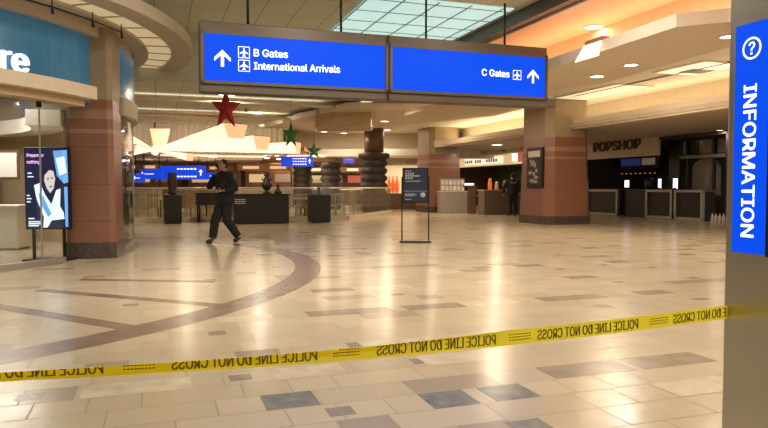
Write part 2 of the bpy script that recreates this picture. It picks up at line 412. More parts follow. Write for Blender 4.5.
# angled dropped panels right of centre
slab('ceiling_panel', [(7.1, 27.0), (8.5, 22.6), (7.4, 19.4), (5.6, 19.6), (4.8, 23.0), (4.2, 27.2)], 3.62, 3.80, 'cream')
slab('ceiling_panel_long', [(8.8, 30), (12.0, 22), (11.5, 17.5), (9.9, 17.2), (8.8, 22)], 3.86, 4.02, 'cream')
slab('wall_bulkhead', [(5.05, 21.7), (5.5, 20.9), (6.6, 20.5), (7.3, 22.5), (5.6, 23.5)], 3.2, 3.95, 'tan')
# ribbed rear wall
b = MB(); n = 420
vs = []
for i in range(n + 1):
    u = -9 + 14.5 * i / n; w = 30 + .05 * math.cos(2 * math.pi * i / 7)
    vs += [(u, w, 2.62), (u, w, 3.92)]
b.add(vs, [(2 * i, 2 * i + 2, 2 * i + 3, 2 * i + 1) for i in range(n)], 0, True)
struct(b.build('wall_rear', 'cream', rz=A, fix=False))
slab('ceiling_low', [(-24, 30.2), (6.5, 30.2), (10.5, 40), (10.5, 58), (-24, 58)], 2.86, 3.05, 'copper')
b = MB()
for i in range(9): b.box((-7 + .3 * i, 32 + 2.6 * i, 2.78), (24, .35, .14))
struct(b.build('trim_5', 'beige', rz=A))
slab('wall_back', [(-26, 58), (24, 58), (24, 58.3), (-26, 58.3)], 0, 4.2, 'copper')
slab('wall_left', [(-26.3, 10), (-26, 10), (-26, 58), (-26.3, 58)], 0, 5, 'beige')
# cream bulkhead behind the middle
slab('wall_middle', [(6.4, 34), (17.8, 32.2), (17.8, 32.5), (6.4, 34.3)], 2.75, 4.02, 'cream')
slab('trim_6', [(6.4, 33.2), (12.6, 30.4), (12.8, 30.8), (6.4, 33.8)], 2.75, 3.1, 'white')

# ------------------------------------------------------------------ PILLARS
def chamfer_poly(cx, cy, sx, sy, c):
    x, y = sx / 2, sy / 2
    return [(cx - x + c, cy - y), (cx + x - c, cy - y), (cx + x, cy - y + c), (cx + x, cy + y - c), (cx + x - c, cy + y), (cx - x + c, cy + y), (cx - x, cy + y - c), (cx - x, cy - y + c)]
def pillar(name, label, loc, rz, sx, sy, c, ztop, zsplit=2.75, tp=.9):
    t = thing(name, label, 'pillar', loc, rz)
    MB().prism(chamfer_poly(0, 0, sx + .03, sy + .03, c), 0, .27).build('plinth', 'plinth', t)
    MB().prism(chamfer_poly(0, 0, sx, sy, c), .27, zsplit, 0, chamfer_poly(0, 0, sx * tp, sy * tp, c * tp)).build('granite_shaft', 'granite', t)
    MB().prism(chamfer_poly(0, 0, sx * tp, sy * tp, c * tp), zsplit, ztop, 0).build('upper_shaft', 'uppercol', t)
    return t
pillar('stone_pillar', 'broad red granite pillar with a framed poster on its left side', W(12.55, 19.0), A, 1.75, 1.95, .25, 4.02, 2.8, .9)
pillar('stone_pillar', 'red granite pillar standing behind the brochure kiosk', W(12.95, 29.5), A, 1.75, 2.0, .25, 4.02, 2.75, .9)
cp = pillar('stone_pillar', 'red granite pillar with beige top at the corner of the glass storefront', (-4.98, 11.40, 0), R(10), .78, .78, .08, 3.85, 2.66, .94)

# ------------------------------------------------------------------ ROUND SHOP (rotunda) on the left
C = (-10.2, 11.5)
def arc(name, r0, r1, z0, z1, a0, a1, m, n=60, parent=None, st=True):
    mbx = MB().arcbox((0, 0), r0, r1, z0, z1, R(a0), R(a1), n); o = mbx.build(name, m, parent, loc=None if parent else (*C, 0))
    if st and not parent: struct(o)
    return o
arc('wall_drum', 5.25, 5.33, 2.6, 3.7, -100, 1, 'drum')
arc('wall_drum_side', 5.40, 5.5, 2.7, 3.7, 1, 80, 'drum')
arc('trim_7', 5.20, 5.48, 3.68, 3.86, -100, 80, 'beige')
arc('trim_8', 5.28, 5.66, 2.60, 2.80, -100, -8.5, 'ledge')
arc('trim_9', 5.20, 5.50, 2.48, 2.60, -100, -9.5, 'tan')
arc('trim_10', 5.44, 5.56, 2.50, 2.80, 4.0, 80, 'ledge')
arc('ceiling_ring', 6.22, 6.62, 3.85, 4.05, -110, 95, 'beige', 90)
arc('ceiling_ring_inner', 5.5, 5.78, 3.85, 4.0, -110, 95, 'beige', 90)
rp = arc('ceiling_ring_panels', 5.75, 6.25, 3.90, 3.95, -110, 95, 'ringp', 90)
b = MB()
for i in range(28):
    a = R(-100 + 7.0 * i); b.box((6.0 * math.cos(a), 6.0 * math.sin(a), 3.89), (.48, .016, .02), a)
b.build('divider_bar', 'tan', rp)
arc('ceiling_shop', 0.0, 5.24, 3.25, 3.4, -180, 180, 'white', 72)
# "re" letters on the drum
def drum_pt(px, py):
    # point on radius 5.50 cylinder seen at pixel
    d = ray(px, py); a = d.x ** 2 + d.y ** 2; bb = -2 * (d.x * C[0] + d.y * C[1]); c_ = C[0] ** 2 + C[1] ** 2 - 5.38 ** 2
    t = (-bb - math.sqrt(bb * bb - 4 * a * c_)) / (2 * a); return Vector((d.x * t, d.y * t, H + d.z * t))
p0 = drum_pt(1, 69); p1 = drum_pt(29, 70); a0 = math.atan2(p0.y - C[1], p0.x - C[0]); a1 = math.atan2(p1.y - C[1], p1.x - C[0])
zb = p0.z; ht = .27
lt = MB()
for r_ in (5.40, 5.35):
    text_mb('re', lambda s, q: (C[0] + r_ * math.cos(a0 + (a1 - a0) * s), C[1] + r_ * math.sin(a0 + (a1 - a0) * s), zb + ht * q), .03, lt)
tag(lt.build('store_lettering', 'lit', fix=False), 'white illuminated letters re on the blue store fascia', 'sign')
# glazing
g1 = struct(MB().arcbox((0, 0), 5.21, 5.29, 0, .10, R(-100), R(-12), 60).build('window_1', 'steelb', loc=(*C, 0)))
MB().arcbox((0, 0), 5.24, 5.252, .10, 2.52, R(-100), R(-12), 60).build('glass_pane', 'glass', g1)
for px in (41, 89):
    d = ray(px, 200); aa = d.x ** 2 + d.y ** 2; bb = -2 * (d.x * C[0] + d.y * C[1]); c_ = C[0] ** 2 + C[1] ** 2 - 5.25 ** 2
    t = (-bb - math.sqrt(max(0, bb * bb - 4 * aa * c_))) / (2 * aa)
    MB().box((d.x * t - C[0], d.y * t - C[1], 1.3), (.022, .03, 2.45), R(20)).build('glazing_joint', 'steelb', g1)
    MB().box((d.x * t - C[0], d.y * t - C[1], 2.46), (.07, .07, .13), R(20)).build('patch_fitting', 'black', g1)
g2 = struct(MB().arcbox((0, 0), 5.42, 5.50, 0, .10, R(1), R(80), 50).build('window_2', 'steelb', loc=(*C, 0)))
MB().arcbox((0, 0), 5.45, 5.462, .10, 2.56, R(1), R(80), 50).build('glass_pane', 'glass', g2)
for a in (19, 40): MB().box((5.46 * math.cos(R(a)), 5.46 * math.sin(R(a)), 1.3), (.03, .03, 2.5), R(a)).build('glazing_joint', 'steelb', g2)
# inside the shop
arc('wall_shop_back', 4.2, 4.35, 0, 2.5, 20, 200, 'tan', 50)
arc('trim_11', 3.6, 4.2, 2.36, 2.66, 15, 200, 'white', 50)
arc('trim_12', 3.9, 4.4, 2.66, 3.25, 15, 200, 'grey', 50)
t = thing('shop_counter', 'white service counter behind the glass at the left edge', 'counter', (-7.55, 12.75, 0), R(4))
MB().box((0, 0, .42), (1.15, .6, .78)).build('counter_body', 'white', t, .01)
MB().box((0, 0, .83), (1.22, .66, .05)).build('countertop', 'white', t, .01)
MB().box((0, -.02, .02), (1.1, .56, .04)).build('kickboard', 'grey', t)
tag(MB().box((0, 0, 1.0), (.9, .3, 2.0)).build('display_shelf', 'brown', loc=(-9.3, 15.0, 0)), 'brown display unit against the rear wall of the round shop', 'shelf')
for i, (px, py, Y, m, nm) in enumerate([(8, 165, 13.6, 'paper', 'pale poster on the wall above the white counter'), (77, 180, 12.6, 'tan', 'small framed picture behind the lit advert')]):
    t = thing('wall_picture', nm, 'picture', atY(px, py, Y))
    MB().box((0, 0, 0), (.46 - .15 * i, .03, .6 - .3 * i)).build('frame', 'brown', t)
    MB().box((0, -.02, 0), (.38 - .15 * i, .01, .5 - .26 * i)).build('print', m, t)
# advert display
t = thing('advert_display', 'tall lit portrait advert screen on two legs behind the storefront glass', 'screen', (-5.47, 10.72, 0), R(-4)); t.scale = (.95, .95, .98)
MB().box((0, .04, 1.20), (.80, .07, 1.36)).build('screen_housing', 'blackm', t, .01)
sb = MB(); sw, sh = .76, 1.32
M['adbg'] = mat('advert_navy', (.01, .01, .03), .3, emit=(.012, .012, .045), es=1)
M['adblue'] = mat('advert_sky_blue', (.1, .2, .4), .3, emit=(.16, .42, .85), es=1)
M['adwhite'] = mat('advert_white', (.6, .7, .8), .3, emit=(.72, .88, 1), es=1.15)
M['adskin'] = mat('advert_skin', (.4, .3, .3), .3, emit=(.74, .64, .64), es=1)
M['adpink'] = mat('advert_pink_text', (.5, .3, .5), .3, emit=(.95, .62, 1), es=1.2)
def sp(x, y, d=0): return ((x - .5) * sw, -.001 - d, 1.20 + (.5 - y) * sh)
def sp_poly(pts, mi, d): sb.add([sp(x, y, d) for x, y in pts], [tuple(range(len(pts)))], mi)
sp_poly([(0, 0), (1, 0), (1, 1), (0, 1)], 0, 0)
sp_poly([(.66, .03), (.98, .02), (1, .42), (.90, .44), (.74, .34), (.70, .2)], 1, .002)
sp_poly([(.72, .12), (.92, .10), (.97, .30), (.80, .34)], 2, .003)
sp_poly([(.90, .48), (.98, .48), (.98, .98), (.92, .98)], 1, .002)
sp_poly([(.20, .46), (.34, .43), (.46, .58), (.60, .70), (.72, .52), (.82, .50), (.80, .72), (.88, .80), (.90, .88), (.60, .90), (.50, .99), (.40, .99), (.42, .86), (.26, .64)], 2, .004)
sp_poly([(.30, .55), (.42, .60), (.60, .82), (.52, .86), (.34, .68)], 1, .005)
sp_poly([(.46, .30), (.56, .25), (.66, .28), (.70, .38), (.66, .50), (.58, .56), (.50, .50), (.44, .40)], 3, .006)
sp_poly([(.44, .34), (.46, .22), (.58, .18), (.68, .22), (.71, .34), (.66, .28), (.56, .27), (.48, .32)], 0, .007)
for (x, y) in ((.535, .38), (.625, .37)): sp_poly([(x - .03, y), (x, y - .012), (x + .03, y), (x, y + .01)], 0, .008)
sp_poly([(.56, .475), (.60, .468), (.64, .472), (.60, .488)], 0, .008)
text_mb('Prepare for', lambda a, q: sp(.05 + .40 * a, .115 - .055 * q, .009), .02, sb, 4)
text_mb('nothing.', lambda a, q: sp(.05 + .33 * a, .20 - .055 * q, .009), .02, sb, 4)
for yy, x0, x1 in ((.30, .06, .16), (.345, .06, .2), (.58, .03, .10), (.62, .03, .14), (.66, .03, .12), (.87, .06, .2), (.91, .06, .34), (.935, .06, .36), (.96, .06, .3)):
    sp_poly([(x0, yy), (x1, yy), (x1, yy + .015), (x0, yy + .015)], 2, .009)
sb.build('screen', ['adbg', 'adblue', 'adwhite', 'adskin', 'adpink'], t, fix=False)
for x in (-.28, .26):
    MB().box((x, .05, .27), (.04, .04, .54)).build('leg', 'blackm', t)
MB().box((0, .05, .015), (.75, .4, .03)).build('base_plate', 'blackm', t)
# track light under the ring
t = thing('track_light', 'thin black ceiling track with small spotlights above the blue fascia', 'track light', (0, 0, 0))
pts = [drum_pt(px, py) for px, py in ((-20, -14), (22, 0), (60, 10), (88, 17))]
pts = [Vector((C[0] + (p.x - C[0]) * 5.95 / 5.38, C[1] + (p.y - C[1]) * 5.95 / 5.38, 3.72)) for p in pts]
MB().tube(pts, .014).build('track_rail', 'blackm', t)
for p in pts[1:]:
    MB().tube([p, p + Vector((0, 0, .13))], .01).build('hanger', 'blackm', t)
    MB().tube([p + Vector((0, 0, .02)), p + Vector((.02, -.03, -.10))], [.014, .024]).build('spot_head', 'blackm', t)

# ------------------------------------------------------------------ HANGING SIGN
SV = 11.2
def u_on(px, v=SV):
    k = (px - 384) / F   # exact enough: solve X = k*(Y cos + ...) with pitch
    u = 3.0
    for _ in range(25):
        p = W(u, v, 3.3); q = Vector((p.x, p.y, p.z - H)); dep = q.y * math.cos(PITCH) - q.z * math.sin(PITCH)
        u += (k * dep - q.x) / (CU - k * SU)
    return u
def z_on(px, py, v=SV):
    u = u_on(px, v); p = W(u, v); d = ray(px, py); return H + d.z * p.y / d.y
sg = thing('hanging_sign', 'long bronze framed overhead sign with two lit blue gate panels', 'sign', W(4, SV, 2.75), A)
SL = lambda u, dv, z: (u - 4, dv, z - 2.75)
b = MB(); b.box(SL((.69 + 7.22) / 2, .17, 3.33), (6.53, .30, 1.15)); b.build('sign_housing', 'bronze', sg, .012)
b = MB()
for (ua, ub) in ((.765, 3.87), (4.02, 7.155)):
    for z in (2.915, 3.725): b.box(SL((ua + ub) / 2, .0, z), (ub - ua + .12, .05, .05))
    for uu in (ua - .035, ub + .035): b.box(SL(uu, .0, 3.32), (.05, .05, .86))
b.build('panel_bezel', 'bronze', sg)
MB().box(SL(3.935, .005, 3.32), (.03, .05, 1.16)).build('divider_strip', 'blackm', sg)
for (ua, ub) in ((.765, 3.87), (4.02, 7.155)):
    pn = MB().box(SL((ua + ub) / 2, .0, 3.32), (ub - ua, .03, .77)).build('blue_panel', 'blue', sg)
    tm = MB()
    def SP(px, py, d=.02): u = u_on(px); return SL(u, -d, z_on(px, py))
    def stext(s, x0, y0, x1, y1, ht):
        ua_, ub_ = u_on(x0), u_on(x1); za, zb_ = z_on(x0, y0), z_on(x1, y1)
        text_mb(s, lambda a, q: SL(ua_ + (ub_ - ua_) * a, -.02, za + (zb_ - za) * a + ht * q), .03, tm)
    def arrow(px, py, h):
        u, z = u_on(px), z_on(px, py); k = h / 2
        for pts in ([(-.18, -1), (.18, -1), (.18, .6), (-.18, .6)], [(0, 1), (.95, .05), (.95, -.38), (0, .50)], [(0, 1), (0, .50), (-.95, -.38), (-.95, .05)]):
            tm.add([SL(u + a * k, -.02 - .001 * len(pts), z + c * k) for a, c in pts], [tuple(range(len(pts)))])
    def plane_icon(px, py, s):
        u, z = u_on(px), z_on(px, py); k = s / 2; w = .11
        for x0, y0, x1, y1 in ((-1, -1, 1, -1 + w), (-1, 1 - w, 1, 1), (-1, -1, -1 + w, 1), (1 - w, -1, 1, 1)):
            tm.add([SL(u + a * k, -.02, z + c * k) for a, c in ((x0, y0), (x1, y0), (x1, y1), (x0, y1))], [(0, 1, 2, 3)])
        half = [(0, .78), (.12, .6), (.13, .25), (.72, -.12), (.72, -.30), (.13, -.12), (.10, -.48), (.30, -.64), (.30, -.76), (0, -.66)]
        for sgn in (1, -1):
            tm.add([SL(u + sgn * a * k, -.021, z + c * k) for a, c in half], [tuple(range(len(half)))])
    if ua < 2:
        arrow(222.3, 58.4, .275)
        plane_icon(243.9, 52.6, .19); plane_icon(243.9, 65.9, .19)
        stext('B Gates', 253.6, 56.6, 287.8, 58.4, .125)
        stext('International Arrivals', 253.6, 69.7, 339.8, 73.2, .125)
    else:
        stext('C Gates', 481.3, 75.8, 509, 77.8, .13)
        plane_icon(516.6, 75.2, .18); arrow(532.4, 76.6, .26)
    tm.build('lettering', 'lit', pn, fix=False)
for px in (249.6, 343.7, 429.5, 508.8):
    u = u_on(px); MB().tube([SL(u, .17, 3.88), SL(u, .17, 4.74)], .022).build('hanger_rod', 'blackm', sg)
# small return soffit box below right end
MB().box(SL(7.28, .17, 2.86), (.3, .28, .14)).build('end_bracket', 'bronze', sg)

# ------------------------------------------------------------------ INFORMATION COLUMN
ic = thing('information_column', 'square brushed steel column carrying the vertical blue information board', 'column', W(2.41, 2.295), A)
MB().box((.36, -.36, 2.38), (.72, .72, 4.74)).build('steel_casing', 'steel', ic, .006)
MB().box((.36, -.36, .03), (.74, .74, .06)).build('base_trim', 'blackm', ic)
def iv(px):
    k = (px - 384) / F; v = 2.2
    for _ in range(20):
        p = W(2.39, v, 1.2); v += (k * (p.y * math.cos(PITCH)) - p.x) / (-SU - k * CU)
    return v
va, vb = iv(734) - 2.295, iv(767.5) - 2.295
MB().box((-.012, (va + vb) / 2, 1.405), (.03, abs(va - vb), .975)).build('information_board', 'blue', ic)
bd = ic.children[-1]
MB().box((-.010, vb - .012, 1.405), (.034, .022, .99)).build('board_edge', 'blackm', ic)
wbd = abs(va - vb); tm = MB()
# reading top to bottom: text x runs down (-z), text y runs to +(-v) ... glyph tops point right (towards -v)
z_top, z_bot = 1.635, .985
text_mb('INFORMATION', lambda a, q: (-.029, va - wbd * (.28 + .40 * q), z_top + (z_bot - z_top) * a), .025, tm)
ring = MB(); n = 40; zc, yc = 1.785, va - wbd * .50
vs = []
for i in range(n):
    a = 2 * math.pi * i / n
    for r_ in (.047, .038): vs.append((-.029, yc - r_ * math.cos(a) * 1.0, zc + r_ * math.sin(a)))
tm.add(vs, [(2 * i, 2 * i + 1, (2 * i + 3) % (2 * n), (2 * i + 2) % (2 * n)) for i in range(n)])
text_mb('?', lambda a, q: (-.029, yc + .016 - .032 * a, zc - .027 + .054 * q), .03, tm)
tm.build('lettering', 'lit', bd, fix=False)

# ------------------------------------------------------------------ POLICE TAPE
TV, TZ, TW = 2.275, .637, .076
HT = .030
def fold(u):   # how much of the tape stands up; the rest is rolled over behind it
    k = [(-3, -.004), (-.45, -.002), (.05, .006), (.75, .016), (1.3, .030), (9, .030)]
    for (a, fa), (c, fc) in zip(k, k[1:]):
        if u <= c: return fa + (fc - fa) * (u - a) / (c - a)
    return .030
def tape_pt(u, s, off=0.0):
    fz = fold(u); zc = .603 + .036 * ((max(u, -1.2) - .9) / 1.45) ** 2
    vv = TV - .004 * math.sin(u * 2.2 + 1)
    if s <= fz: z, dv = s, -off
    else: z, dv = 2 * fz - s, .004 + off + .08 * (s - fz)
    return W(u, vv + dv, zc + z)
b = MB(); nu, ns = 150, 24; u0, u1 = -2.6, 2.41
vs = [tape_pt(u0 + (u1 - u0) * i / nu, -HT + 2 * HT * j / ns) for i in range(nu + 1) for j in range(ns + 1)]
b.add(vs, [(i * (ns + 1) + j, (i + 1) * (ns + 1) + j, (i + 1) * (ns + 1) + j + 1, i * (ns + 1) + j + 1) for i in range(nu) for j in range(ns)], 0, True)
tp = b.build('police_tape', 'tape', fix=False); tag(tp, 'yellow police line barrier tape stretched across the hall floor', 'tape')
tb = MB(); pts, fs = text_data('POLICE LINE DO NOT CROSS', 0)
for ue in (-1.57, -.87, -.17, .53, 1.245, 1.925, 2.60):
    for dq in (-.0015, .0015):
        vv = [(ue + dq - .49 * a, -.021 + .041 * q) for a, q in pts]
        for f in fs:
            poly = [vv[i] for i in f]
            for side in (0, 1):
                g = (lambda p: fold(p[0]) - .0004 - p[1]) if side == 0 else (lambda p: 2.405 - p[0])
                out = []
                for i in range(len(poly)):
                    p_, q_ = poly[i], poly[(i + 1) % len(poly)]; gp, gq = g(p_), g(q_)
                    if gp >= 0: out.append(p_)
                    if (gp >= 0) != (gq >= 0):
                        k_ = gp / (gp - gq); out.append((p_[0] + (q_[0] - p_[0]) * k_, p_[1] + (q_[1] - p_[1]) * k_))
                poly = out
            if len(poly) > 2: tb.add([tape_pt(x_, y_, .0012 + abs(dq - .0015) * .03) for x_, y_ in poly], [tuple(range(len(poly)))])
    for (q0, q1) in ((.010, .014), (-.001, .003), (-.012, -.008)):
        if ue + .17 < 2.38:
            n = 9
            for i in range(n):
                ua, ub = ue + .06 + .10 * i / n, ue + .06 + .10 * (i + .75) / n
                if q1 < fold(ua): tb.add([tape_pt(ua, q0, .0012), tape_pt(ub, q0, .0012), tape_pt(ub, q1, .0012), tape_pt(ua, q1, .0012)], [(0, 1, 2, 3)])
tb.build('printed_lettering', 'tapeink', tp, fix=False)

# ------------------------------------------------------------------ POSTER STAND
ps = thing('poster_stand', 'thin black floor stand holding a dark blue notice poster', 'sign stand', (.68, 14.33, 0), R(-2))
MB().box((0, 0, .02), (.68, .34, .025)).build('base_plate', 'blackm', ps, .005)
for x in (-.29, .29): MB().box((x, 0, .72), (.028, .028, 1.4)).build('upright', 'blackm', ps)
fr = MB().box((0, -.01, 1.235), (.56, .03, .76)).build('poster_frame', 'blackm', ps, .004)
M['pbg'] = mat('poster_navy', (.02, .035, .075), .35, var=.5, scale=2)
M['ptxt'] = mat('poster_pale_text', (.55, .6, .65), .5)
pb = MB(); pb.box((0, -.028, 1.235), (.51, .006, .71))
pb.build('poster', 'pbg', ps)
pt = MB()
for i, (y, x0, x1, h) in enumerate([(1.545, -.22, -.08, .018), (1.49, -.22, -.02, .034), (1.44, -.22, .10, .034), (1.39, -.22, -.05, .034), (1.335, -.22, .14, .010), (1.315, -.22, .10, .010), (1.05, -.22, .0, .012), (1.03, -.22, .04, .012), (1.01, -.22, -.02, .012), (.93, -.22, -.08, .014)]):
    n = max(2, int((x1 - x0) / .045))
    for j in range(n):
        a = x0 + (x1 - x0) * j / n; pt.box(((a + a + (x1 - x0) / n * .8) / 2, -.033, y), ((x1 - x0) / n * .8, .002, h))
pt.build('print', 'ptxt', ps)
MB().lathe([(0, 0), (.055, 0), (.055, .003), (0, .003)], n=24).build('round_seal', 'ptxt', ps, loc=(.16, -.032, 1.03)).rotation_euler.x = R(90)
MB().box((0, -.031, 1.11), (.5, .002, .006)).build('divider_line', 'ptxt', ps)

# ------------------------------------------------------------------ FRAMED POSTER on the big pillar
p = W(11.66, 18.75, 1.75)
wp = thing('wall_poster', 'black framed advertising poster mounted on the big granite pillar', 'poster', p, A + R(90))
MB().box((0, 0, .08), (.95, .06, 1.3)).build('frame', 'blackm', wp, .01)
qb = MB(); qb.box((0, .035, .08), (.78, .01, 1.12))
qb.build('backing', 'dark', wp)
qb = MB(); qb.box((0, .045, .52), (.7, .01, .2)); qb.build('header_print', 'paper', wp)
qb = MB(); random.seed(3)
for i in range(14): qb.box((random.uniform(-.27, .27), .045, random.uniform(-.4, .3)), (random.uniform(.08, .2), .006, random.uniform(.05, .16)))
qb.build('picture_print', 'steelb', wp)

# ------------------------------------------------------------------ GLASS RAILING
def rail(name, label, pts, group=None):
    t = thing(name, label, 'railing', pts[0], 0, group); o0 = Vector(pts[0])
    L = [Vector(p) - o0 for p in pts]
    MB().tube([p + Vector((0, 0, 1.16)) for p in L], .035, 10).build('handrail', 'railm', t)
    for a, c in zip(L, L[1:]):
        n = max(1, round((c - a).length / 1.6)); d = (c - a) / n; ang = math.atan2(d.y, d.x)
        for i in range(n):
            m_ = a + d * (i + .5)
            MB().box((m_.x, m_.y, .62), (d.length - .03, .02, .96), ang).build('glass_panel', 'railglass', t)
        m_ = (a + c) / 2
        MB().box((m_.x, m_.y, .08), ((c - a).length, .10, .16), ang).build('base_curb', 'cream', t)
rail('glass_railing', 'glass railing turning the corner beside the glass topped pedestal', [(-1.3, 24.0, 0), (.30, 29.9, 0)])
rail('glass_railing', 'long glass railing behind the two dark desks and pedestal', [(-9.3, 22.3, 0), (-5.0, 23.0, 0), (-1.32, 23.9, 0)])

# ------------------------------------------------------------------ PEDESTALS, DESKS
def pedestal(label, loc, w, h, case=True, rz=A):
    t = thing('display_pedestal', label, 'pedestal', loc, rz)
    MB().box((0, 0, h / 2 + .02), (w, w, h - .04)).build('pedestal_body', 'black', t, .008)
    MB().box((0, 0, .02), (w - .06, w - .06, .04)).build('kickboard', 'black', t)
    if case:
        MB().box((0, 0, h + .26), (w * .86, w * .86, .52)).build('glass_case', 'railglass', t)
        MB().box((0, 0, h + .01), (w * .9, w * .9, .02)).build('case_base', 'bronze', t)
pedestal('square black pedestal with glass case nearest the glass railing corner', (-2.22, 22.5, 0), .66, .93)
pedestal('square black pedestal carrying a dark vase, left of the walking man', (-6.95, 21.7, 0), .56, .95, False)
def sculpt(name, label, loc, prof, s=1.0, cat='vase', arms=False):
    o = MB().lathe([(r * s, z * s) for r, z in prof], n=20).build(name, 'vase', loc=loc); tag(o, label, cat)
    if arms:
        for sg_ in (-1, 1): MB().tube([(sg_ * .05, 0, .40 * s), (sg_ * .15, 0, .47 * s), (sg_ * .13, 0, .55 * s)], [.03, .028, .02]).build('handle', 'vase', o)
    return o
sculpt('dark_vase', 'dark cylinder vase standing on the black pedestal left of the man', (-6.95, 21.7, .95), [(.10, 0), (.16, .04), (.13, .12), (.15, .3), (.17, .42), (.14, .58), (.16, .74), (.15, .76), (0, .76)], .95)
sculpt('small_figure', 'small dark figurine inside the glass case', (-2.22, 22.5, .952), [(.10, 0), (.11, .03), (.05, .08), (.08, .16), (.06, .25), (.03, .30), (.05, .35), (0, .40)], .8, 'figurine')
t = thing('black_desk', 'long black display desk below the carved sculpture', 'desk', W(3.22, 21.5), A - R(2))
MB().box((0, .3, .49), (1.75, .65, .92)).build('desk_body', 'black', t, .01)
MB().box((0, .3, .965), (1.8, .70, .03)).build('desktop', 'black', t)
MB().box((0, .3, .02), (1.65, .58, .04)).build('kickboard', 'blackm', t)
q = MB()
for i in range(3):
    for j in range(4): q.box((-.82 + .085 * j, -.03, .80 - .06 * i), (.07, .004, .022))
q.build('printed_caption', 'ptxt', t)
t = thing('black_desk', 'raised black panel desk behind the walking man', 'desk', Vector((-5.75, 22.1, 0)), R(8))
MB().box((0, .1, .80), (1.1, .06, .42)).build('front_panel', 'black', t)
MB().box((0, .35, 1.0), (1.15, .55, .03)).build('desktop', 'blackm', t)
for x in (-.5, .5):
    for y in (.14, .58): MB().box((x, y, .49), (.05, .05, .98)).build('leg', 'blackm', t)
sculpt('carved_sculpture', 'dark carved sculpture with raised arms on the long black desk', W(3.42, 21.75, .982), [(.13, 0), (.14, .03), (.06, .08), (.13, .18), (.19, .27), (.14, .38), (.09, .43), (.10, .50), (.06, .54), (.09, .60), (.09, .68), (0, .72)], 1.0, 'sculpture', True)
sculpt('small_bust', 'small dark bust right of the carved sculpture', W(3.78, 21.7, .982), [(.12, 0), (.13, .05), (.10, .12), (.04, .18), (.06, .24), (.04, .31), (0, .33)], 1.0, 'sculpture')

# ------------------------------------------------------------------ BROCHURE KIOSK
p = (atz(438, 213) + atz(467, 213)) / 2
t = thing('brochure_kiosk', 'grey rounded brochure kiosk in front of the rear granite pillar', 'kiosk', (p.x, p.y - .25, 0), R(8))
b = MB(); po = [(-.66, .3)] + [(.66 * math.sin(a), -.28 * math.cos(a)) for a in [R(-78 + 13 * i) for i in range(13)]] + [(.66, .3)]
b.prism(po, .0, .98); b.build('cabinet', mat('kiosk_grey', (.33, .30, .27), .5, var=.05), t)
MB().prism([(a * 1.05, c * 1.05) for a, c in po], .98, 1.02).build('counter_top', 'cream', t)
MB().box((0, .2, 1.30), (1.15, .08, .58)).build('rack_back', 'steelb', t)
random.seed(5)
for i in range(6):
    for j in range(2):
        MB().box((-.46 + .185 * i, .14 - .05 * (1 - j), 1.15 + .26 * j), (.14, .012, .21)).build('brochure_pocket', ['paper', 'cream', 'ptxt'][(i + j) % 3], t)

# ------------------------------------------------------------------ PEOPLE
def skin_mesh(pts, edges, radii, root, sub=2):
    me = bpy.data.meshes.new('s'); me.from_pydata(pts, edges, []); o = bpy.data.objects.new('s', me); COL.objects.link(o)
    m = o.modifiers.new('k', 'SKIN'); m.use_smooth_shade = True
    sv = me.skin_vertices[0].data
    for i, r_ in enumerate(radii): sv[i].radius = (r_ if isinstance(r_, tuple) else (r_, r_)); sv[i].use_root = (i == root)
    m2 = o.modifiers.new('u', 'SUBSURF'); m2.levels = sub; m2.render_levels = sub
    bpy.context.view_layer.update()
    dg = bpy.context.evaluated_depsgraph_get(); r = bpy.data.meshes.new_from_object(o.evaluated_get(dg))
    bpy.data.objects.remove(o); return r
def mesh_into(mb, me, smooth=True):
    mb.add([v.co for v in me.vertices], [tuple(p.vertices) for p in me.polygons], 0, smooth)
def chain_mesh(chains, sub=2):
    """chains: list of lists of (point, radius); each its own skin, collected into one MB"""
    mb = MB()
    for ch in chains:
        pts = [tuple(p) for p, _ in ch]
        mesh_into(mb, skin_mesh(pts, [(i, i + 1) for i in range(len(pts) - 1)], [r for _, r in ch], 0, sub))
    return mb
def ellipsoid(mb, c, d, fwd, n=20, m=14):
    f = Vector(fwd).normalized(); s = Vector((-f.y, f.x, 0)); up = Vector((0, 0, 1)); vs = []
    for j in range(m + 1):
        t = math.pi * j / m
        for i in range(n):
            a = 2 * math.pi * i / n
            vs.append(Vector(c) + f * d[0] * math.sin(t) * math.cos(a) + s * d[1] * math.sin(t) * math.sin(a) + up * d[2] * math.cos(t))
    fs = [(j * n + i, j * n + (i + 1) % n, (j + 1) * n + (i + 1) % n, (j + 1) * n + i) for j in range(m) for i in range(n)]
    mb.add(vs, fs, 0, True)
def remesh(mb, vox, name, m, parent=None):
    o = mb.build(name, m, parent); r = o.modifiers.new('r', 'REMESH'); r.mode = 'VOXEL'; r.voxel_size = vox; r.use_smooth_shade = True
    s = o.modifiers.new('sm', 'SMOOTH'); s.iterations = 2; s.factor = .5
    bpy.context.view_layer.update(); dg = bpy.context.evaluated_depsgraph_get(); me = bpy.data.meshes.new_from_object(o.evaluated_get(dg))
    o.modifiers.clear(); o.data = me
    if not me.materials: me.materials.append(M[m])
    return o
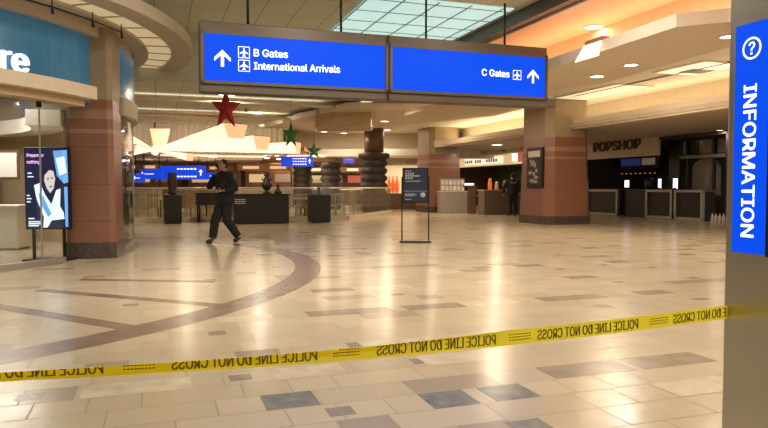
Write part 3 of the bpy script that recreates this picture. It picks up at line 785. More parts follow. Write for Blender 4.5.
def person(label, loc, fwd, J, cloth, hair=True, cap=False):
    f = Vector((*fwd, 0)).normalized(); s = Vector((-f.y, f.x, 0))      # s = the person's left
    def P(k):
        q = J[k] if isinstance(k, str) else k; return f * q[0] + s * q[1] + Vector((0, 0, q[2]))
    b = MB()
    mesh_into(b, skin_mesh([P(k) for k in ('pelvis', 'spine', 'chest', 'neck', 'headb', 'Rhip', 'Rknee', 'Rank', 'Lhip', 'Lknee', 'Lank', 'Rsh', 'Rel', 'Rwr', 'Lsh', 'Lel', 'Lwr', 'neckl')],
        [(0, 1), (1, 2), (2, 17), (17, 3), (3, 4), (0, 5), (5, 6), (6, 7), (0, 8), (8, 9), (9, 10), (2, 11), (11, 12), (12, 13), (2, 14), (14, 15), (15, 16)],
        [(.13, .11), (.12, .10), (.14, .11), .055, .055, .095, .06, .038, .095, .06, .038, .065, .042, .028, .065, .042, .028, .07], 0))
    for sd in 'RL':     # feet
        mesh_into(b, skin_mesh([P(sd + 'ank'), P(sd + 'heel'), P(sd + 'toe')], [(0, 1), (1, 2)], [.034, .026, .022], 0))
        w = P(sd + 'wr'); h = P(sd + 'hand'); d = (h - w).normalized(); side = P(sd + 'thumb') - P((0, 0, 0)); side = side.normalized()
        nrm = d.cross(side).normalized(); side = nrm.cross(d).normalized()
        mesh_into(b, skin_mesh([w, w + d * .05, w + d * .10], [(0, 1), (1, 2)], [(.026, .022), (.040, .02), (.040, .018)], 0))
        for i, (ln, o_) in enumerate(((.068, .030), (.078, .011), (.072, -.009), (.056, -.028))):
            a = w + d * .09 + side * o_; q1 = a + d * ln * .45 + nrm * .012; q2 = q1 + (d * .6 + nrm * .7) * ln * .35; q3 = q2 + (d * .1 + nrm) * ln * .28
            mesh_into(b, skin_mesh([a, q1, q2, q3], [(0, 1), (1, 2), (2, 3)], [.010, .009, .0085, .007], 0, 1))
        a = w + d * .03 + side * .022; mesh_into(b, skin_mesh([a, a + side * .035 + d * .02, a + side * .045 + d * .055 + nrm * .015], [(0, 1), (1, 2)], [.012, .011, .009], 0, 1))
    hc = P('head'); hf = (f * J['look'][0] + s * J['look'][1]).normalized(); hs = Vector((-hf.y, hf.x, 0)); Z = Vector((0, 0, 1))
    ellipsoid(b, hc + Z * .02, (.098, .077, .108), hf)                       # skull
    ellipsoid(b, hc + hf * .022 - Z * .045, (.070, .060, .078), hf)          # face and jaw
    ellipsoid(b, hc + hf * .055 - Z * .102, (.028, .030, .020), hf, 12, 8)   # chin
    mesh_into(b, skin_mesh([hc + hf * .085 + Z * .012, hc + hf * .106 - Z * .022, hc + hf * .096 - Z * .032], [(0, 1), (1, 2)], [.008, .013, .012], 0, 1))
    ellipsoid(b, hc + hf * .086 + Z * .026, (.016, .050, .009), hf, 12, 8)   # brow
    ellipsoid(b, hc + hf * .084 - Z * .062, (.014, .024, .007), hf, 12, 8)   # lips
    for q in (-1, 1): ellipsoid(b, hc + hs * q * .078 - hf * .004 - Z * .008, (.020, .010, .032), hf, 12, 8)
    body = remesh(b, .0075, 'person', 'skin'); body.location = loc; tag(body, label, 'person')
    for q in (-1, 1):
        e = MB(); ellipsoid(e, hc + hf * .083 + hs * q * .030 + Z * .008, (.010, .013, .007), hf, 10, 6); e.build('eye', 'hair', body)
    hb = MB(); ellipsoid(hb, hc - hf * .016 + Z * .042, (.098, .083, .092), hf)
    ellipsoid(hb, hc - hf * .040 + Z * .0, (.068, .078, .075), hf)
    remesh(hb, .012, 'cap' if cap else 'hair', 'hair', body)
    # clothes
    up, lo = cloth
    jb = MB()
    def loft(mb_, secs):
        n = 20; vs = []
        for c_, a_, b_ in secs:
            for i in range(n):
                t_ = 2 * math.pi * i / n; vs.append(c_ + s * a_ * math.cos(t_) + f * b_ * math.sin(t_))
        fs_ = [(j * n + i, j * n + (i + 1) % n, (j + 1) * n + (i + 1) % n, (j + 1) * n + i) for j in range(len(secs) - 1) for i in range(n)]
        mb_.add(vs, fs_ + [tuple(range(n))[::-1], tuple(range((len(secs) - 1) * n, len(secs) * n))], 0, True)
    sh_mid = (P('Rsh') + P('Lsh')) / 2; cx = P('chest')
    loft(jb, [(P('hem'), .225, .175), (P('pelvis'), .225, .18), (P('spine'), .225, .18), (cx, .24, .18), (sh_mid + Vector((0, 0, 0)), .225, .150), (sh_mid + Vector((0, 0, .055)), .14, .105), (P('neckl') + Vector((0, 0, .06)), .085, .085), (P('neck') + Vector((0, 0, .01)), .078, .08)])
    for sd in 'RL':
        a_, e_, c_ = P(sd + 'sh'), P(sd + 'el'), P(sd + 'cuff')
        ellipsoid(jb, a_, (.085, .085, .085), f)
        jb.tube([a_, a_.lerp(e_, .5), e_], [.094, .086, .074], 14); ellipsoid(jb, e_, (.075, .075, .075), f)
        jb.tube([e_, e_.lerp(c_, .5), c_], [.074, .066, .052], 14)
    remesh(jb, .012, 'jacket', up, body)
    tb_ = MB()
    loft(tb_, [(P('hem') + Vector((0, 0, .02)), .165, .13), (P('pelvis'), .17, .135), (P('pelvis') + Vector((0, 0, .06)), .15, .12)])
    for sd in 'RL':
        a_, e_, c_ = P(sd + 'hip'), P(sd + 'knee'), P(sd + 'pant')
        ellipsoid(tb_, a_, (.115, .105, .12), f)
        tb_.tube([a_, a_.lerp(e_, .5), e_], [.120, .114, .094], 16); ellipsoid(tb_, e_, (.094, .094, .094), f)
        tb_.tube([e_, e_.lerp(c_, .5), c_], [.094, .09, .082], 16)
    remesh(tb_, .012, 'trousers', lo, body)
    for sd in 'RL':
        sh = MB(); mesh_into(sh, skin_mesh([P(sd + 'heel') + Vector((0, 0, .045)), P(sd + 'heel'), (P(sd + 'heel') + P(sd + 'toe')) / 2 + Vector((0, 0, .012)), P(sd + 'toe')], [(0, 1), (1, 2), (2, 3)], [.062, .058, .058, .050], 1))
        remesh(sh, .01, 'shoe', 'shoe', body)
    return body, P
base = dict(pelvis=(0, 0, .96), hem=(0, 0, .82), spine=(.01, 0, 1.14), chest=(.02, 0, 1.34), neckl=(.025, 0, 1.47), neck=(.03, 0, 1.52), headb=(.045, 0, 1.60), head=(.055, 0, 1.655), look=(1, 0))
J = dict(base, Rhip=(0, -.09, .92), Rknee=(.20, -.09, .50), Rpant=(.26, -.09, .13), Rank=(.26, -.09, .10), Rheel=(.24, -.09, .052), Rtoe=(.42, -.10, .045),
    Lhip=(0, .09, .92), Lknee=(.02, .09, .50), Lpant=(-.24, .09, .16), Lank=(-.26, .09, .13), Lheel=(-.28, .09, .075), Ltoe=(-.12, .10, .042),
    Rsh=(.02, -.18, 1.43), Rel=(.17, -.33, 1.22), Rcuff=(.135, -.17, 1.46), Rwr=(.13, -.15, 1.50), Rhand=(.10, -.11, 1.60), Rthumb=(.3, .6, .2),
    Lsh=(.02, .18, 1.43), Lel=(-.06, .27, 1.17), Lcuff=(.14, .20, 1.12), Lwr=(.18, .18, 1.12), Lhand=(.27, .10, 1.11), Lthumb=(.1, .1, 1), look=(1, .05))
man, MP = person('man in a dark jacket walking with a phone at his ear', (-3.36, 13.98, 0), (-.70, -.72), J, ('jacket', 'pants'))
ph = MP((.095, -.108, 1.615)) + Vector((-3.36, 13.98, 0))
tag(MB().box((0, 0, 0), (.14, .012, .07)).build('mobile_phone', 'blackm', bevel=.004, loc=ph), 'dark mobile phone held at the walking man\'s ear', 'phone')
bpy.data.objects['mobile_phone'].rotation_euler = (0, R(70), R(35))
J2 = dict(base, Rhip=(0, -.10, .92), Rknee=(.04, -.11, .50), Rpant=(0, -.11, .12), Rank=(0, -.11, .09), Rheel=(-.02, -.11, .05), Rtoe=(.16, -.13, .045),
    Lhip=(0, .10, .92), Lknee=(.03, .11, .50), Lpant=(-.05, .12, .12), Lank=(-.05, .12, .09), Lheel=(-.07, .12, .05), Ltoe=(.11, .14, .045),
    Rsh=(.0, -.20, 1.43), Rel=(-.05, -.32, 1.16), Rcuff=(.10, -.30, .98), Rwr=(.13, -.29, .96), Rhand=(.18, -.26, .90), Rthumb=(.3, .6, .2),
    Lsh=(.0, .20, 1.43), Lel=(-.05, .36, 1.18), Lcuff=(.08, .38, .96), Lwr=(.10, .38, .94), Lhand=(.14, .37, .86), Lthumb=(.3, -.6, .1), look=(1, .3))
cop, CPp = person('officer in dark uniform standing with back to the hall by the food counter', (5.36, 27.5, 0), (.15, 1), J2, ('navy', 'navy'), cap=True)
q = MB()
for i in range(3): q.box((-.09 + .09 * i, 0, 0), (.07, .006, .055))
q.build('vest_patch', 'grey', cop, loc=(-.02, -.165, 1.38))

# ------------------------------------------------------------------ STARS
def star(name, label, p, w, h, m, rz, ztop, th=.07):
    t = thing(name, label, 'star ornament', p, rz); b = MB(); vs = [(0, -th, 0), (0, th, 0)]
    for i in range(10):
        a = math.pi / 2 + i * math.pi / 5; r_ = 1 if i % 2 == 0 else .42; vs.append((w * .55 * r_ * math.cos(a), 0, h * .54 * r_ * math.sin(a)))
    fs = [(0, 2 + i, 2 + (i + 1) % 10) for i in range(10)] + [(1, 2 + (i + 1) % 10, 2 + i) for i in range(10)]
    b.add(vs, fs); b.build('star_body', m, t)
    MB().tube([(0, 0, h * .5), (0, 0, ztop - p.z)], .006).build('hanging_wire', 'blackm', t)
star('hanging_star', 'large dark red five pointed star hanging below the gate sign', atY(226, 109, 17), .72, 1.06, 'red', R(20), 3.92, .10)
star('hanging_star', 'larger green five pointed star hanging beside the lantern arms', atY(291, 135, 19), .55, .78, 'greenstar', R(40), 3.93, .10)
star('hanging_star', 'smaller green five pointed star above the small blue sign', atY(314, 151, 26), .60, .62, 'greenstar', R(10), 3.93, .08)

# ------------------------------------------------------------------ LANTERN CHANDELIER
hub = atY(155, 150, 28)
t = thing('starburst_chandelier', 'starburst chandelier of glowing tapered lantern arms over the food court', 'chandelier', hub)
def arm(px, py, Y, w, h, up=.0):
    e = atY(px, py, Y) - hub; d = e.normalized(); s = d.cross(Vector((0, 0, 1))).normalized(); n = s.cross(d)
    b = MB(); a0 = d * .25; vs = []
    for c, k in ((a0, .14), (e, 1.0)):
        for x, z in ((-.32, -.5), (.32, -.5), (.5, .5), (-.5, .5)): vs.append(c + s * w * x * k + n * h * z * k)
    b.add(vs, [(0, 1, 5, 4), (1, 2, 6, 5), (3, 0, 4, 7)], 0); b.add(vs, [(4, 5, 6, 7), (0, 3, 2, 1)], 1)
    o = b.build('lantern_arm', ['glow', 'glow2'], t, fix=False)
    c = MB(); c.add([v + n * .025 for v in (vs[2], vs[3], vs[7], vs[6])] + [vs[2], vs[3], vs[7], vs[6]], [(0, 1, 2, 3), (4, 5, 6, 7), (0, 1, 5, 4), (1, 2, 6, 5), (2, 3, 7, 6), (3, 0, 4, 7)]); c.build('lantern_lid', 'wood', o)
for a in [(236, 131, 23.2, .95, .50), (262, 143, 24.5, .9, .5), (298, 148, 27.0, .9, .45), (160, 137, 25.0, .72, .62), (118, 139, 26.0, .85, .5), (128, 150, 25.5, .7, .4), (215, 154, 30, .7, .34), (190, 157, 27.0, .5, .3)]:
    arm(*a)
MB().lathe([(0, -.24), (.13, -.18), (.20, 0), (.13, .14), (0, .17)], n=12).build('hub', 'glow', t)
MB().tube([(0, 0, .15), (0, 0, 3.92 - hub.z)], .03).build('suspension_rod', 'bronze', t)

# ------------------------------------------------------------------ SPOOL COLUMNS
def spool(label, px, Y, w, ztop, flare=True):
    p = atY(px, 190, Y); t = thing('carved_column', label, 'column', (p.x, p.y, 0)); r0 = w / 2; pr = [(r0 * .92, 0)]
    z = 0; k = 0
    while z < 2.5:
        pr += [(r0 * .84, z + .02), (r0 * 1.0, z + .12), (r0 * 1.0, z + .24), (r0 * .84, z + .34)]; z += .36
    if flare: pr += [(r0 * .95, z), (r0 * 1.16, z + .10), (r0 * 1.16, z + .28), (r0 * .7, z + .34)]
    MB().lathe(pr, n=24).build('stacked_drums', 'vase', t)
    MB().lathe([(r0 * .72, z + .2), (r0 * .72, ztop)], n=20).build('neck', 'brown', t)
spool('dark ribbed column nearest the poster stand, behind the railing', 374, 32.0, 1.30, 4.02)
spool('dark ribbed column midway along the glass railing', 331, 35.5, 1.15, 2.86, False)
spool('dark ribbed column behind the small blue hanging sign', 303, 38.0, 1.15, 2.86, False)

# ------------------------------------------------------------------ FAR SIGNS
def farsign(label, x0, x1, y0, y1, Y, lines, rz=R(0), ztop=2.86, name='hanging_direction_sign', m='bluefar', side=1):
    a = atY(x0, y0, Y); c = atY(x1, y1, Y); w = c.x - a.x; h = a.z - c.z; p = Vector(((a.x + c.x) / 2, Y, (a.z + c.z) / 2))
    t = thing(name, label, 'sign', p, rz)
    MB().box((0, 0, 0), (w, .12, h)).build('sign_box', m, t)
    q = MB()
    for i in range(lines):
        z = h * (.28 - .56 * i / max(1, lines - 1)) if lines > 1 else 0
        n = 6
        for j in range(n): q.box((side * w * .10 - w * .2 + w * .075 * j, -.065, z), (w * .055, .01, h * .10))
    q.box((side * w * .40, -.065, 0), (h * .10, .01, h * .4)); q.add([(side * w * .40 + x_ * h, -.071, z_ * h) for x_, z_ in ((-.16, .06), (.16, .06), (0, .26))], [(0, 1, 2)])
    q.build('lettering', 'lit', t)
    for x in (-w * .35, w * .35): MB().tube([(x, 0, h / 2), (x, 0, ztop - p.z)], .02).build('hanger_rod', 'blackm', t)
farsign('small lit blue sign in front of the rearmost ribbed column', 281, 313, 156.5, 166.5, 31.5, 3)
farsign('lit blue sign, widest of the cluster behind the vase', 161, 205, 166, 179.5, 33, 2, R(6))
farsign('lit blue sign left of the widest one in the food court cluster', 141, 163, 169, 179, 32, 1, side=-1)
farsign('small lit blue sign at the left end of the food court cluster', 134, 145, 174, 182, 31, 1, side=-1)
farsign('small lit blue sign just left of the man\'s shoulder', 205, 218, 172.5, 179.5, 32.5, 1)
t = thing('wall_screen', 'small lit purple screen between two ribbed columns', 'screen', atY(349, 158, 36))
MB().box((0, 0, 0), (.72, .10, .66)).build('screen_housing', 'blackm', t)
M['purple'] = mat('lit_purple_screen', (.1, .05, .4), .3, emit=(.16, .10, .62), es=1)
sc_ = MB().box((0, -.055, 0), (.62, .01, .56)).build('screen', 'purple', t)
MB().lathe([(.20, -.067), (.20, -.063), (.13, -.063), (.13, -.067), (.20, -.067)], n=20).build('screen_graphic', 'lit', t).rotation_euler.x = R(0)
t.children[-1].rotation_euler.x = R(90); t.children[-1].location = (0, -.13, 0); t.children[-1].scale = (1, .55, 1)
MB().tube([(0, 0, .33), (0, 0, 4.02 - t.location.z)], .02).build('hanger_rod', 'blackm', t)

# ------------------------------------------------------------------ FOOD COURT
def chair(label, loc, rz):
    t = thing('wooden_chair', label, 'chair', loc, rz, 'wooden chairs in the food court')
    MB().box((0, 0, .45), (.42, .42, .04)).build('seat', 'wood', t)
    b = MB()
    for i in range(4): b.box((-.15 + .1 * i, .2, .68), (.03, .02, .40))
    b.box((0, .2, .9), (.42, .03, .07)); b.build('backrest', 'wood', t)
    for x in (-.18, .18):
        for y in (-.18, .19): MB().box((x, y, .215), (.035, .035, .43)).build('leg', 'wood', t)
    return t
random.seed(11)
lab = 'pale wooden slat back chair behind the long glass railing'
ch0 = chair(lab, (-9.4, 24.6, 0), R(10)); k = 0
for r_ in range(3):
    for i in range(11):
        if (r_ == 0 and i in (0, 10)) or (r_, i) in ((0, 9), (1, 10)): continue
        copy_tree(ch0, (-9.4 + .78 * i + .25 * r_, 24.6 + 1.5 * r_ + .05 * i, 0), R(random.choice((5, 175, 90, 200))))
def table(label, loc):
    t = thing('cafe_table', label, 'table', loc, 0, 'round cafe tables in the food court')
    MB().lathe([(0, .72), (.42, .72), (.42, .75), (0, .75)], n=24).build('tabletop', 'cream', t)
    MB().tube([(0, 0, .02), (0, 0, .72)], .035).build('pedestal', 'blackm', t); MB().lathe([(0, 0), (.25, 0), (.25, .02), (0, .03)], n=20).build('base', 'blackm', t)
    return t
tb0 = table('round pale cafe table among the wooden chairs behind the railing', (-8.6, 25.4, 0))
for x, y in ((-6.8, 25.25), (-5.0, 25.6), (-3.1, 25.75), (-7.6, 28.4), (-5.6, 28.9), (-3.6, 28.6)): copy_tree(tb0, (x, y, 0))
# counters with canopies further back
def stall(label, x0, x1, yb, Y, body, head, glow=.7, zt=2.35):
    a = atY(x0, yb, Y); c = atY(x1, yb, Y); w = c.x - a.x; cx = (a.x + c.x) / 2
    t = thing('food_stall', label, 'food stall', (cx, Y, 0))
    MB().box((0, 0, .5), (w, .8, 1.0)).build('counter', body, t)
    MB().box((0, 0, 1.03), (w + .1, .9, .06)).build('countertop', 'cream', t)
    MB().box((0, 2.2, 1.35), (w, .1, 2.7)).build('back_wall', head, t)
    q = MB().box((0, .2, zt), (w, .5, .35)).build('header_panel', head, t)
    n = max(2, int(w / 1.1)); e = MB()
    for i in range(n): e.box((-w / 2 + w * (i + .5) / n, -.07, zt), (w / n * .6, .02, .16))
    e.build('header_lights', 'cove', q)
    for i in range(n):
        MB().box((-w / 2 + w * (i + .5) / n, 2.12, 1.75), (w / n * .7, .03, .5)).build('menu_board', ['cove', 'paper', 'pink'][i % 3], t)
    for sx in (-w / 2 + .06, w / 2 - .06): MB().box((sx, .2, 1.6), (.1, .1, 1.2)).build('post', 'bronze', t)
    return t
stall('cream fronted food stall at the far left of the food court', 120, 160, 200, 38, 'cream', 'copper')
stall('wooden fronted food stall behind the vase and desk', 178, 232, 200, 40, 'wood', 'copper')
stall('copper fronted food stall behind the carved sculpture', 238, 292, 200, 39, 'tan', 'copper')
stall('dark wooden food stall between the ribbed columns', 306, 362, 200, 44, 'brown', 'brown')

k0 = None; random.seed(21)
for i, (px, py) in enumerate([(random.uniform(128, 300), random.uniform(153, 163)) for _ in range(26)]):
    p = atz(px, py, 2.84)
    if k0 is None:
        k0 = tag(MB().lathe([(.13, .02), (.13, -.02), (.10, -.03), (0, -.03)], n=14).build('spot_lamp', 'lamp', loc=p), 'small bright round spot lamp in the copper food court ceiling', 'ceiling light', 'spot lamps in the copper ceiling')
    else: copy_tree(k0, p)
# ------------------------------------------------------------------ LIT SHOP BETWEEN RAILING AND REAR PILLAR
def Wm(x, y, Y): return atY(x, y, Y)
t = thing('lit_shopfront', 'warm lit shopfront with orange goods seen beyond the poster stand', 'shop', (Wm(403, 187, 36).x, 36, 0))
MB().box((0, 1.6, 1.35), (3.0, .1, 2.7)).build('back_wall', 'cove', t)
MB().box((0, 0, 2.55), (3.0, .3, .35)).build('header_panel', 'cream', t)
MB().box((0, 0, .42), (3.0, .6, .84)).build('counter', 'brown', t)
q = MB()
for i in range(5): q.box((.25 + .2 * i, -.17, 2.5), (.14, .02, .12))
q.build('header_lettering', 'wood', t)
random.seed(4)
for i in range(6): MB().lathe([(.02, 0), (.10, .1), (.11, .5), (.04, .8), (.03, .95), (0, .97)], n=12).build('orange_bottle', 'redt', t, loc=(-.75 + .22 * (i % 3), .9 + .3 * (i // 3), .86))
MB().box((-.55, 1.05, .84), (.9, .7, .04)).build('display_shelf', 'cream', t)

# ------------------------------------------------------------------ FOOD SHOP with officer (behind plane u = 18)
t = thing('shop_header_sign', 'bright lit shop header with a white name board above the officer', 'sign', W(17.6, 31.0), A)
def wbox(name, o_, c, d, m): q_ = MB().box(c, d).build(name, m, loc=o_, rz=A); return struct(q_)
FO = W(17.6, 31.0)
# local x = u, local y = v
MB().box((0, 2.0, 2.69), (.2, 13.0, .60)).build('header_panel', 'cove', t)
hd = MB().box((-.12, 2.6, 2.67), (.05, 4.6, .36)).build('name_board', 'boardlit', t)
M['gtxt'] = mat('green_sign_text', (.22, .25, .14), .5)
txt = MB(); [txt.box((-.15, 4.75 - .27 * i_, 2.66), (.01, .17, .15 + .03 * (i_ % 2))) for i_ in range(15) if i_ not in (4, 8, 9)]; txt.build('lettering', 'gtxt', hd, fix=False)
wbox('wall_food_shop_rear', FO, (3.6, 2.0, 1.3), (.1, 13.0, 2.6), 'green')
wbox('wall_food_shop_end', FO, (1.8, 8.5, 1.3), (3.6, .1, 2.6), 'brown')
wbox('ceiling_food_shop', FO, (1.8, 2.0, 2.45), (3.6, 13.0, .08), 'dark')
wbox('trim_13', FO, (-.3, 2.0, 3.0), (.9, 13.0, .18), 'cream')
for i in range(6): MB().box((-.85, -3 + 2.0 * i, 3.06), (.25, .22, .12)).build('bracket', 'tan', t)
MB().box((-.14, -1.2, 2.72), (.03, .9, .3)).build('menu_light', 'lamp', t)
MB().box((-.6, -3.2, 2.7), (.1, 2.2, .5)).build('red_banner', 'pink', t)
# counter with stuff
ct = thing('service_counter', 'long grey service counter beside the officer', 'counter', Vector((5.15, 28.9, 0)), R(14))
MB().box((0, 0, .52), (1.9, .7, 1.04)).build('counter_body', mat('counter_brown', (.17, .13, .10), .5, var=.1), ct)
MB().box((0, 0, 1.06), (2.0, .8, .05)).build('countertop', 'tan', ct)
MB().box((0, 0, .02), (1.8, .6, .04)).build('kickboard', 'black', ct)
for i, (x, h, m, lb) in enumerate([(-.2, .34, 'paper', 'white cup stack on the service counter, middle one'), (-.5, .50, 'redt', 'orange bottle on the service counter'), (.15, .42, 'wood', 'wooden dispenser on the service counter')]):
    tag(MB().lathe([(.08, 0), (.09, h * .5), (.06, h * .8), (.05, h), (0, h)], n=14).build('counter_item', m, loc=ct.location + Vector((x, .1, 1.086))), lb, 'container')
t = thing('check_in_stand', 'small stand with a lit tablet left of the service counter', 'stand', (3.95, 29.6, 0))
MB().box((0, 0, .6), (.30, .40, 1.2)).build('stand_body', 'brown', t)
MB().box((-.1, 0, 1.24), (.62, .3, .05)).build('stand_top', 'brown', t)
q = MB().box((-.15, -.14, 1.32), (.42, .02, .10)).build('lit_panel', 'lit', t)
for i, (x, y) in enumerate(((4.1, 34.6), (5.3, 35.4))):
    qq = copy_tree(tb0, (x, y, 0), label='round pale cafe table inside the green walled food shop'); copy_tree(ch0, (x - .85, y - .2, 0), R(80), label='wooden slat back chair inside the green walled food shop')['group'] = 'chairs inside the food shop'; qq['group'] = 'tables inside the food shop'

# ------------------------------------------------------------------ POPSHOP
PO = W(18.0, 20.0); t = thing('shop_fascia_sign', 'grey fascia with brown POPSHOP letters over the dark shop', 'sign', PO, A)
MB().box((0, 2.8, 2.83), (.12, 5.0, .86)).build('sign_fascia', mat('popshop_fascia', (.62, .54, .44), .6, var=.03), t)
M['poptxt'] = mat('brown_sign_letters', (.11, .055, .035), .5)
txt = MB()
for off in (-.12, -.07): text_mb('POPSHOP', lambda a, q: (off, 4.15 - 2.95 * a, 2.70 + .40 * q), .035, txt)
txt.build('sign_lettering', 'poptxt', t.children[0], fix=False)
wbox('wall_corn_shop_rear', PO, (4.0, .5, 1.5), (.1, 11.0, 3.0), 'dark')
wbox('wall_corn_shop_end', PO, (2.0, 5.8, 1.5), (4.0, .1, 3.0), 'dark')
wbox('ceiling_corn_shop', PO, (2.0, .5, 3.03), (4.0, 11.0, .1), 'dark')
t = thing('menu_board_wall', 'dark menu board with a row of small red lights under the POPSHOP letters', 'menu board', PO, A)
mbd = MB().box((2.4, 4.3, 2.30), (.06, 2.5, .6)).build('menu_board', 'dark', t)
MB().box((2.36, 4.75, 2.32), (.02, 1.3, .32)).build('menu_picture', mat('menu_blue', (.03, .05, .15), .4, emit=(.03, .04, .14), es=.4), mbd)
MB().box((2.36, 3.6, 2.32), (.02, .8, .3)).build('menu_picture', mat('menu_cream', (.3, .25, .2), .4, emit=(.25, .18, .12), es=.4), mbd)
q = MB()
for i in range(8): q.box((2.1, 2.9 + .30 * i, 1.80), (.04, .06, .022))
q.build('red_light_row', 'redglow', t)
t = thing('window_partition', 'black framed shop window partition with an arched grey panel, right of POPSHOP', 'partition', PO, A)
# dark mullions, shelves and upper panels on the right part
MB().box((.9, .42, 1.5), (.14, .55, 2.98)).build('black_pier', 'black', t)
for v in (-.2, -1.45, -3.2): MB().box((.9, v, 2.05), (.10, .08, 1.88)).build('mullion', 'black', t)
MB().box((.9, -1.6, 2.32), (.14, 4.6, .12)).build('transom', 'grey', t)
for v0, w, m in ((.15, .22, 'grey'), (-.35, .5, 'green'), (-.95, .7, 'grey'), (-1.75, .6, 'grey')):
    MB().box((1.0, v0, 2.68), (.05, w * .8, .5)).build('upper_panel', m, t)
arch = MB(); pp = [(-.62, 0), (.62, 0), (.62, 1.25)] + [(.62 * math.cos(a), 1.25 + .4 * math.sin(a)) for a in [R(15 * i) for i in range(1, 12)]] + [(-.62, 1.25)]
nn = len(pp); arch.add([(1.2, -.75 + x, .9 + z * .82) for x, z in pp] + [(1.3, -.75 + x, .9 + z * .82) for x, z in pp], [tuple(range(nn)), tuple(range(nn, 2 * nn))[::-1]] + [(i, (i + 1) % nn, nn + (i + 1) % nn, nn + i) for i in range(nn)])
arch.build('arched_panel', 'grey', t)
MB().box((3.0, -4.0, .9), (.1, 4.5, .05)).build('shelf', 'brown', t); MB().box((3.0, -4.0, 1.6), (.1, 4.5, .05)).build('shelf', 'brown', t)
def pcounter(label, v0, v1, du=0):
    t = thing('framed_counter', label, 'counter', W(18.0 + du, (v0 + v1) / 2), A); w = abs(v1 - v0)
    MB().box((.3, 0, .53), (.55, w - .1, .96)).build('counter_body', 'dark', t)
    b = MB()
    for z in (.06, 1.06): b.box((0, 0, z), (.10, w, .10))
    for y in (-w / 2 + .05, w / 2 - .05): b.box((0, y, .55), (.10, .10, 1.0))
    b.build('metal_frame', 'steelb', t); MB().box((.3, 0, 1.10), (.7, w, .04)).build('countertop', 'brown', t)
pcounter('metal framed dark counter below the letters POP', 22.6, 24.6)
pcounter('metal framed dark counter left of the two lit tablets pair', 19.55, 20.95)
pcounter('metal framed dark counter farthest right under the arched panel', 18.1, 19.45)
tag(MB().box((.3, 0, .56), (.5, 1.4, 1.12)).build('plain_counter', 'dark', loc=W(18.15, 21.75), rz=A), 'plain dark counter between the framed ones', 'counter')
def tablet(label, px, py, w, h, u=17.98):
    # stands on counter
    v = None; best = None
    for i in range(900):
        vv = 16 + i * .01; p = W(u + .35, vv); k = abs(p.x / p.y - (px - 384) / F / 1.0)
        if best is None or k < best: best = k; v = vv
    t = thing('order_tablet', label, 'screen', W(u + .35, v, 1.121), A)
    MB().box((.0, 0, .21), (.04, w + .06, h + .06), R(0)).build('housing', 'blackm', t)
    MB().box((-.025, 0, .21), (.012, w, h)).build('screen', 'scr', t); MB().box((.0, 0, .03), (.14, .1, .06)).build('foot', 'blackm', t)
tablet('bright square screen behind the dark counter gap under POPSHOP', 627, 180, .26, .28)
tablet('bright narrow screen, left of the pair on the framed counters', 660, 184, .15, .36)
tablet('bright wide screen, right of the pair on the framed counters', 675.5, 184, .22, .38)
tag(MB().lathe([(.16, 0), (.20, .1), (.18, .36), (.10, .44), (0, .46)], n=18).build('popcorn_pot', 'black', loc=W(18.45, 21.3, 1.12)), 'round dark pot beside the bright square screen', 'pot')
bt = MB().lathe([(.05, 0), (.055, .03), (.05, .2), (.02, .26), (.02, .3), (0, .31)], n=10).build('white_jar', 'paper', loc=W(17.9, 17.6, 0)); tag(bt, 'small white jar on the floor by the dark shop wall', 'jar', 'white jars by the dark shop wall')
for i in range(4): copy_tree(bt, W(17.9, 17.45 - .16 * i, 0))
tag(MB().box((0, 0, .5), (.3, .9, 1.0)).build('low_partition', 'cream', loc=W(15.2, 13.75), rz=A), 'low cream partition just left of the information column', 'partition')
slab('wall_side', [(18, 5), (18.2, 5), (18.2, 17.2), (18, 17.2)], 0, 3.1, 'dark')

# ------------------------------------------------------------------ DOWNLIGHTS
def downlight(label, px, py, z, r, power=60, m='lamp', col=WARM, spread=None):
    p = atz(px, py, z); t = thing('ceiling_downlight', label, 'ceiling light', p, 0, 'recessed ceiling downlights')
    MB().lathe([(r * 1.25, 0), (r * 1.25, -.015), (r, -.02), (r, 0)], n=24).build('trim_ring', 'white', t)
    MB().lathe([(0, -.012), (r, -.012)], n=24).build('lens', m, t)
    if power:
        l = area('downlight_lamp', p + Vector((0, 0, -.03)), r * 1.8, power, col, spread=spread); 
    return t
DL = [
 ('large round downlight in the peach ceiling near the beam', 594, 26.5, 4.42, .17, 12, 'lamp', AMBER),
 ('bluish white downlight in the suspended ceiling panel', 631, 64.5, 3.6, .13, 90, 'lampb', NEUT),
 ('dim warm downlight left of the bluish one', 597, 76, 3.6, .14, 40, 'lamp', WARM),
 ('downlight at the edge of the information column', 729, 36, 3.6, .13, 90, 'lamp', WARM),
 ('downlight directly under the gap between the gate panels', 385, 108.5, 4.02, .17, 150, 'lamp', WARM),
 ('downlight left of the rear granite pillar top, upper one', 385, 121, 3.62, .15, 120, 'lamp', WARM),
 ('downlight in the angled ceiling panel, left of its corner', 369, 125.5, 3.62, .15, 120, 'lamp', WARM),
 ('downlight above the small purple screen', 344, 133, 3.80, .17, 100, 'lamp', WARM),
 ('downlight right of the larger green star', 324, 131.5, 3.80, .17, 100, 'lamp', WARM),
 ('downlight just left of the rear granite pillar', 432, 120, 4.02, .17, 180, 'lamp', WARM),
 ('downlight above the food shop opening', 475, 111, 4.02, .17, 220, 'lamp', WARM),
 ('downlight near the bright wall left of the rear pillar', 387, 130, 4.02, .17, 160, 'lamp', WARM),
 ('small downlight in the canopy right of the shop sign', 720, 130, 3.10, .11, 40, 'lamp', WARM),
 ('downlight over the red star', 258, 113, 3.92, .17, 140, 'lamp', SOFT)]
for d in DL: downlight(*d)
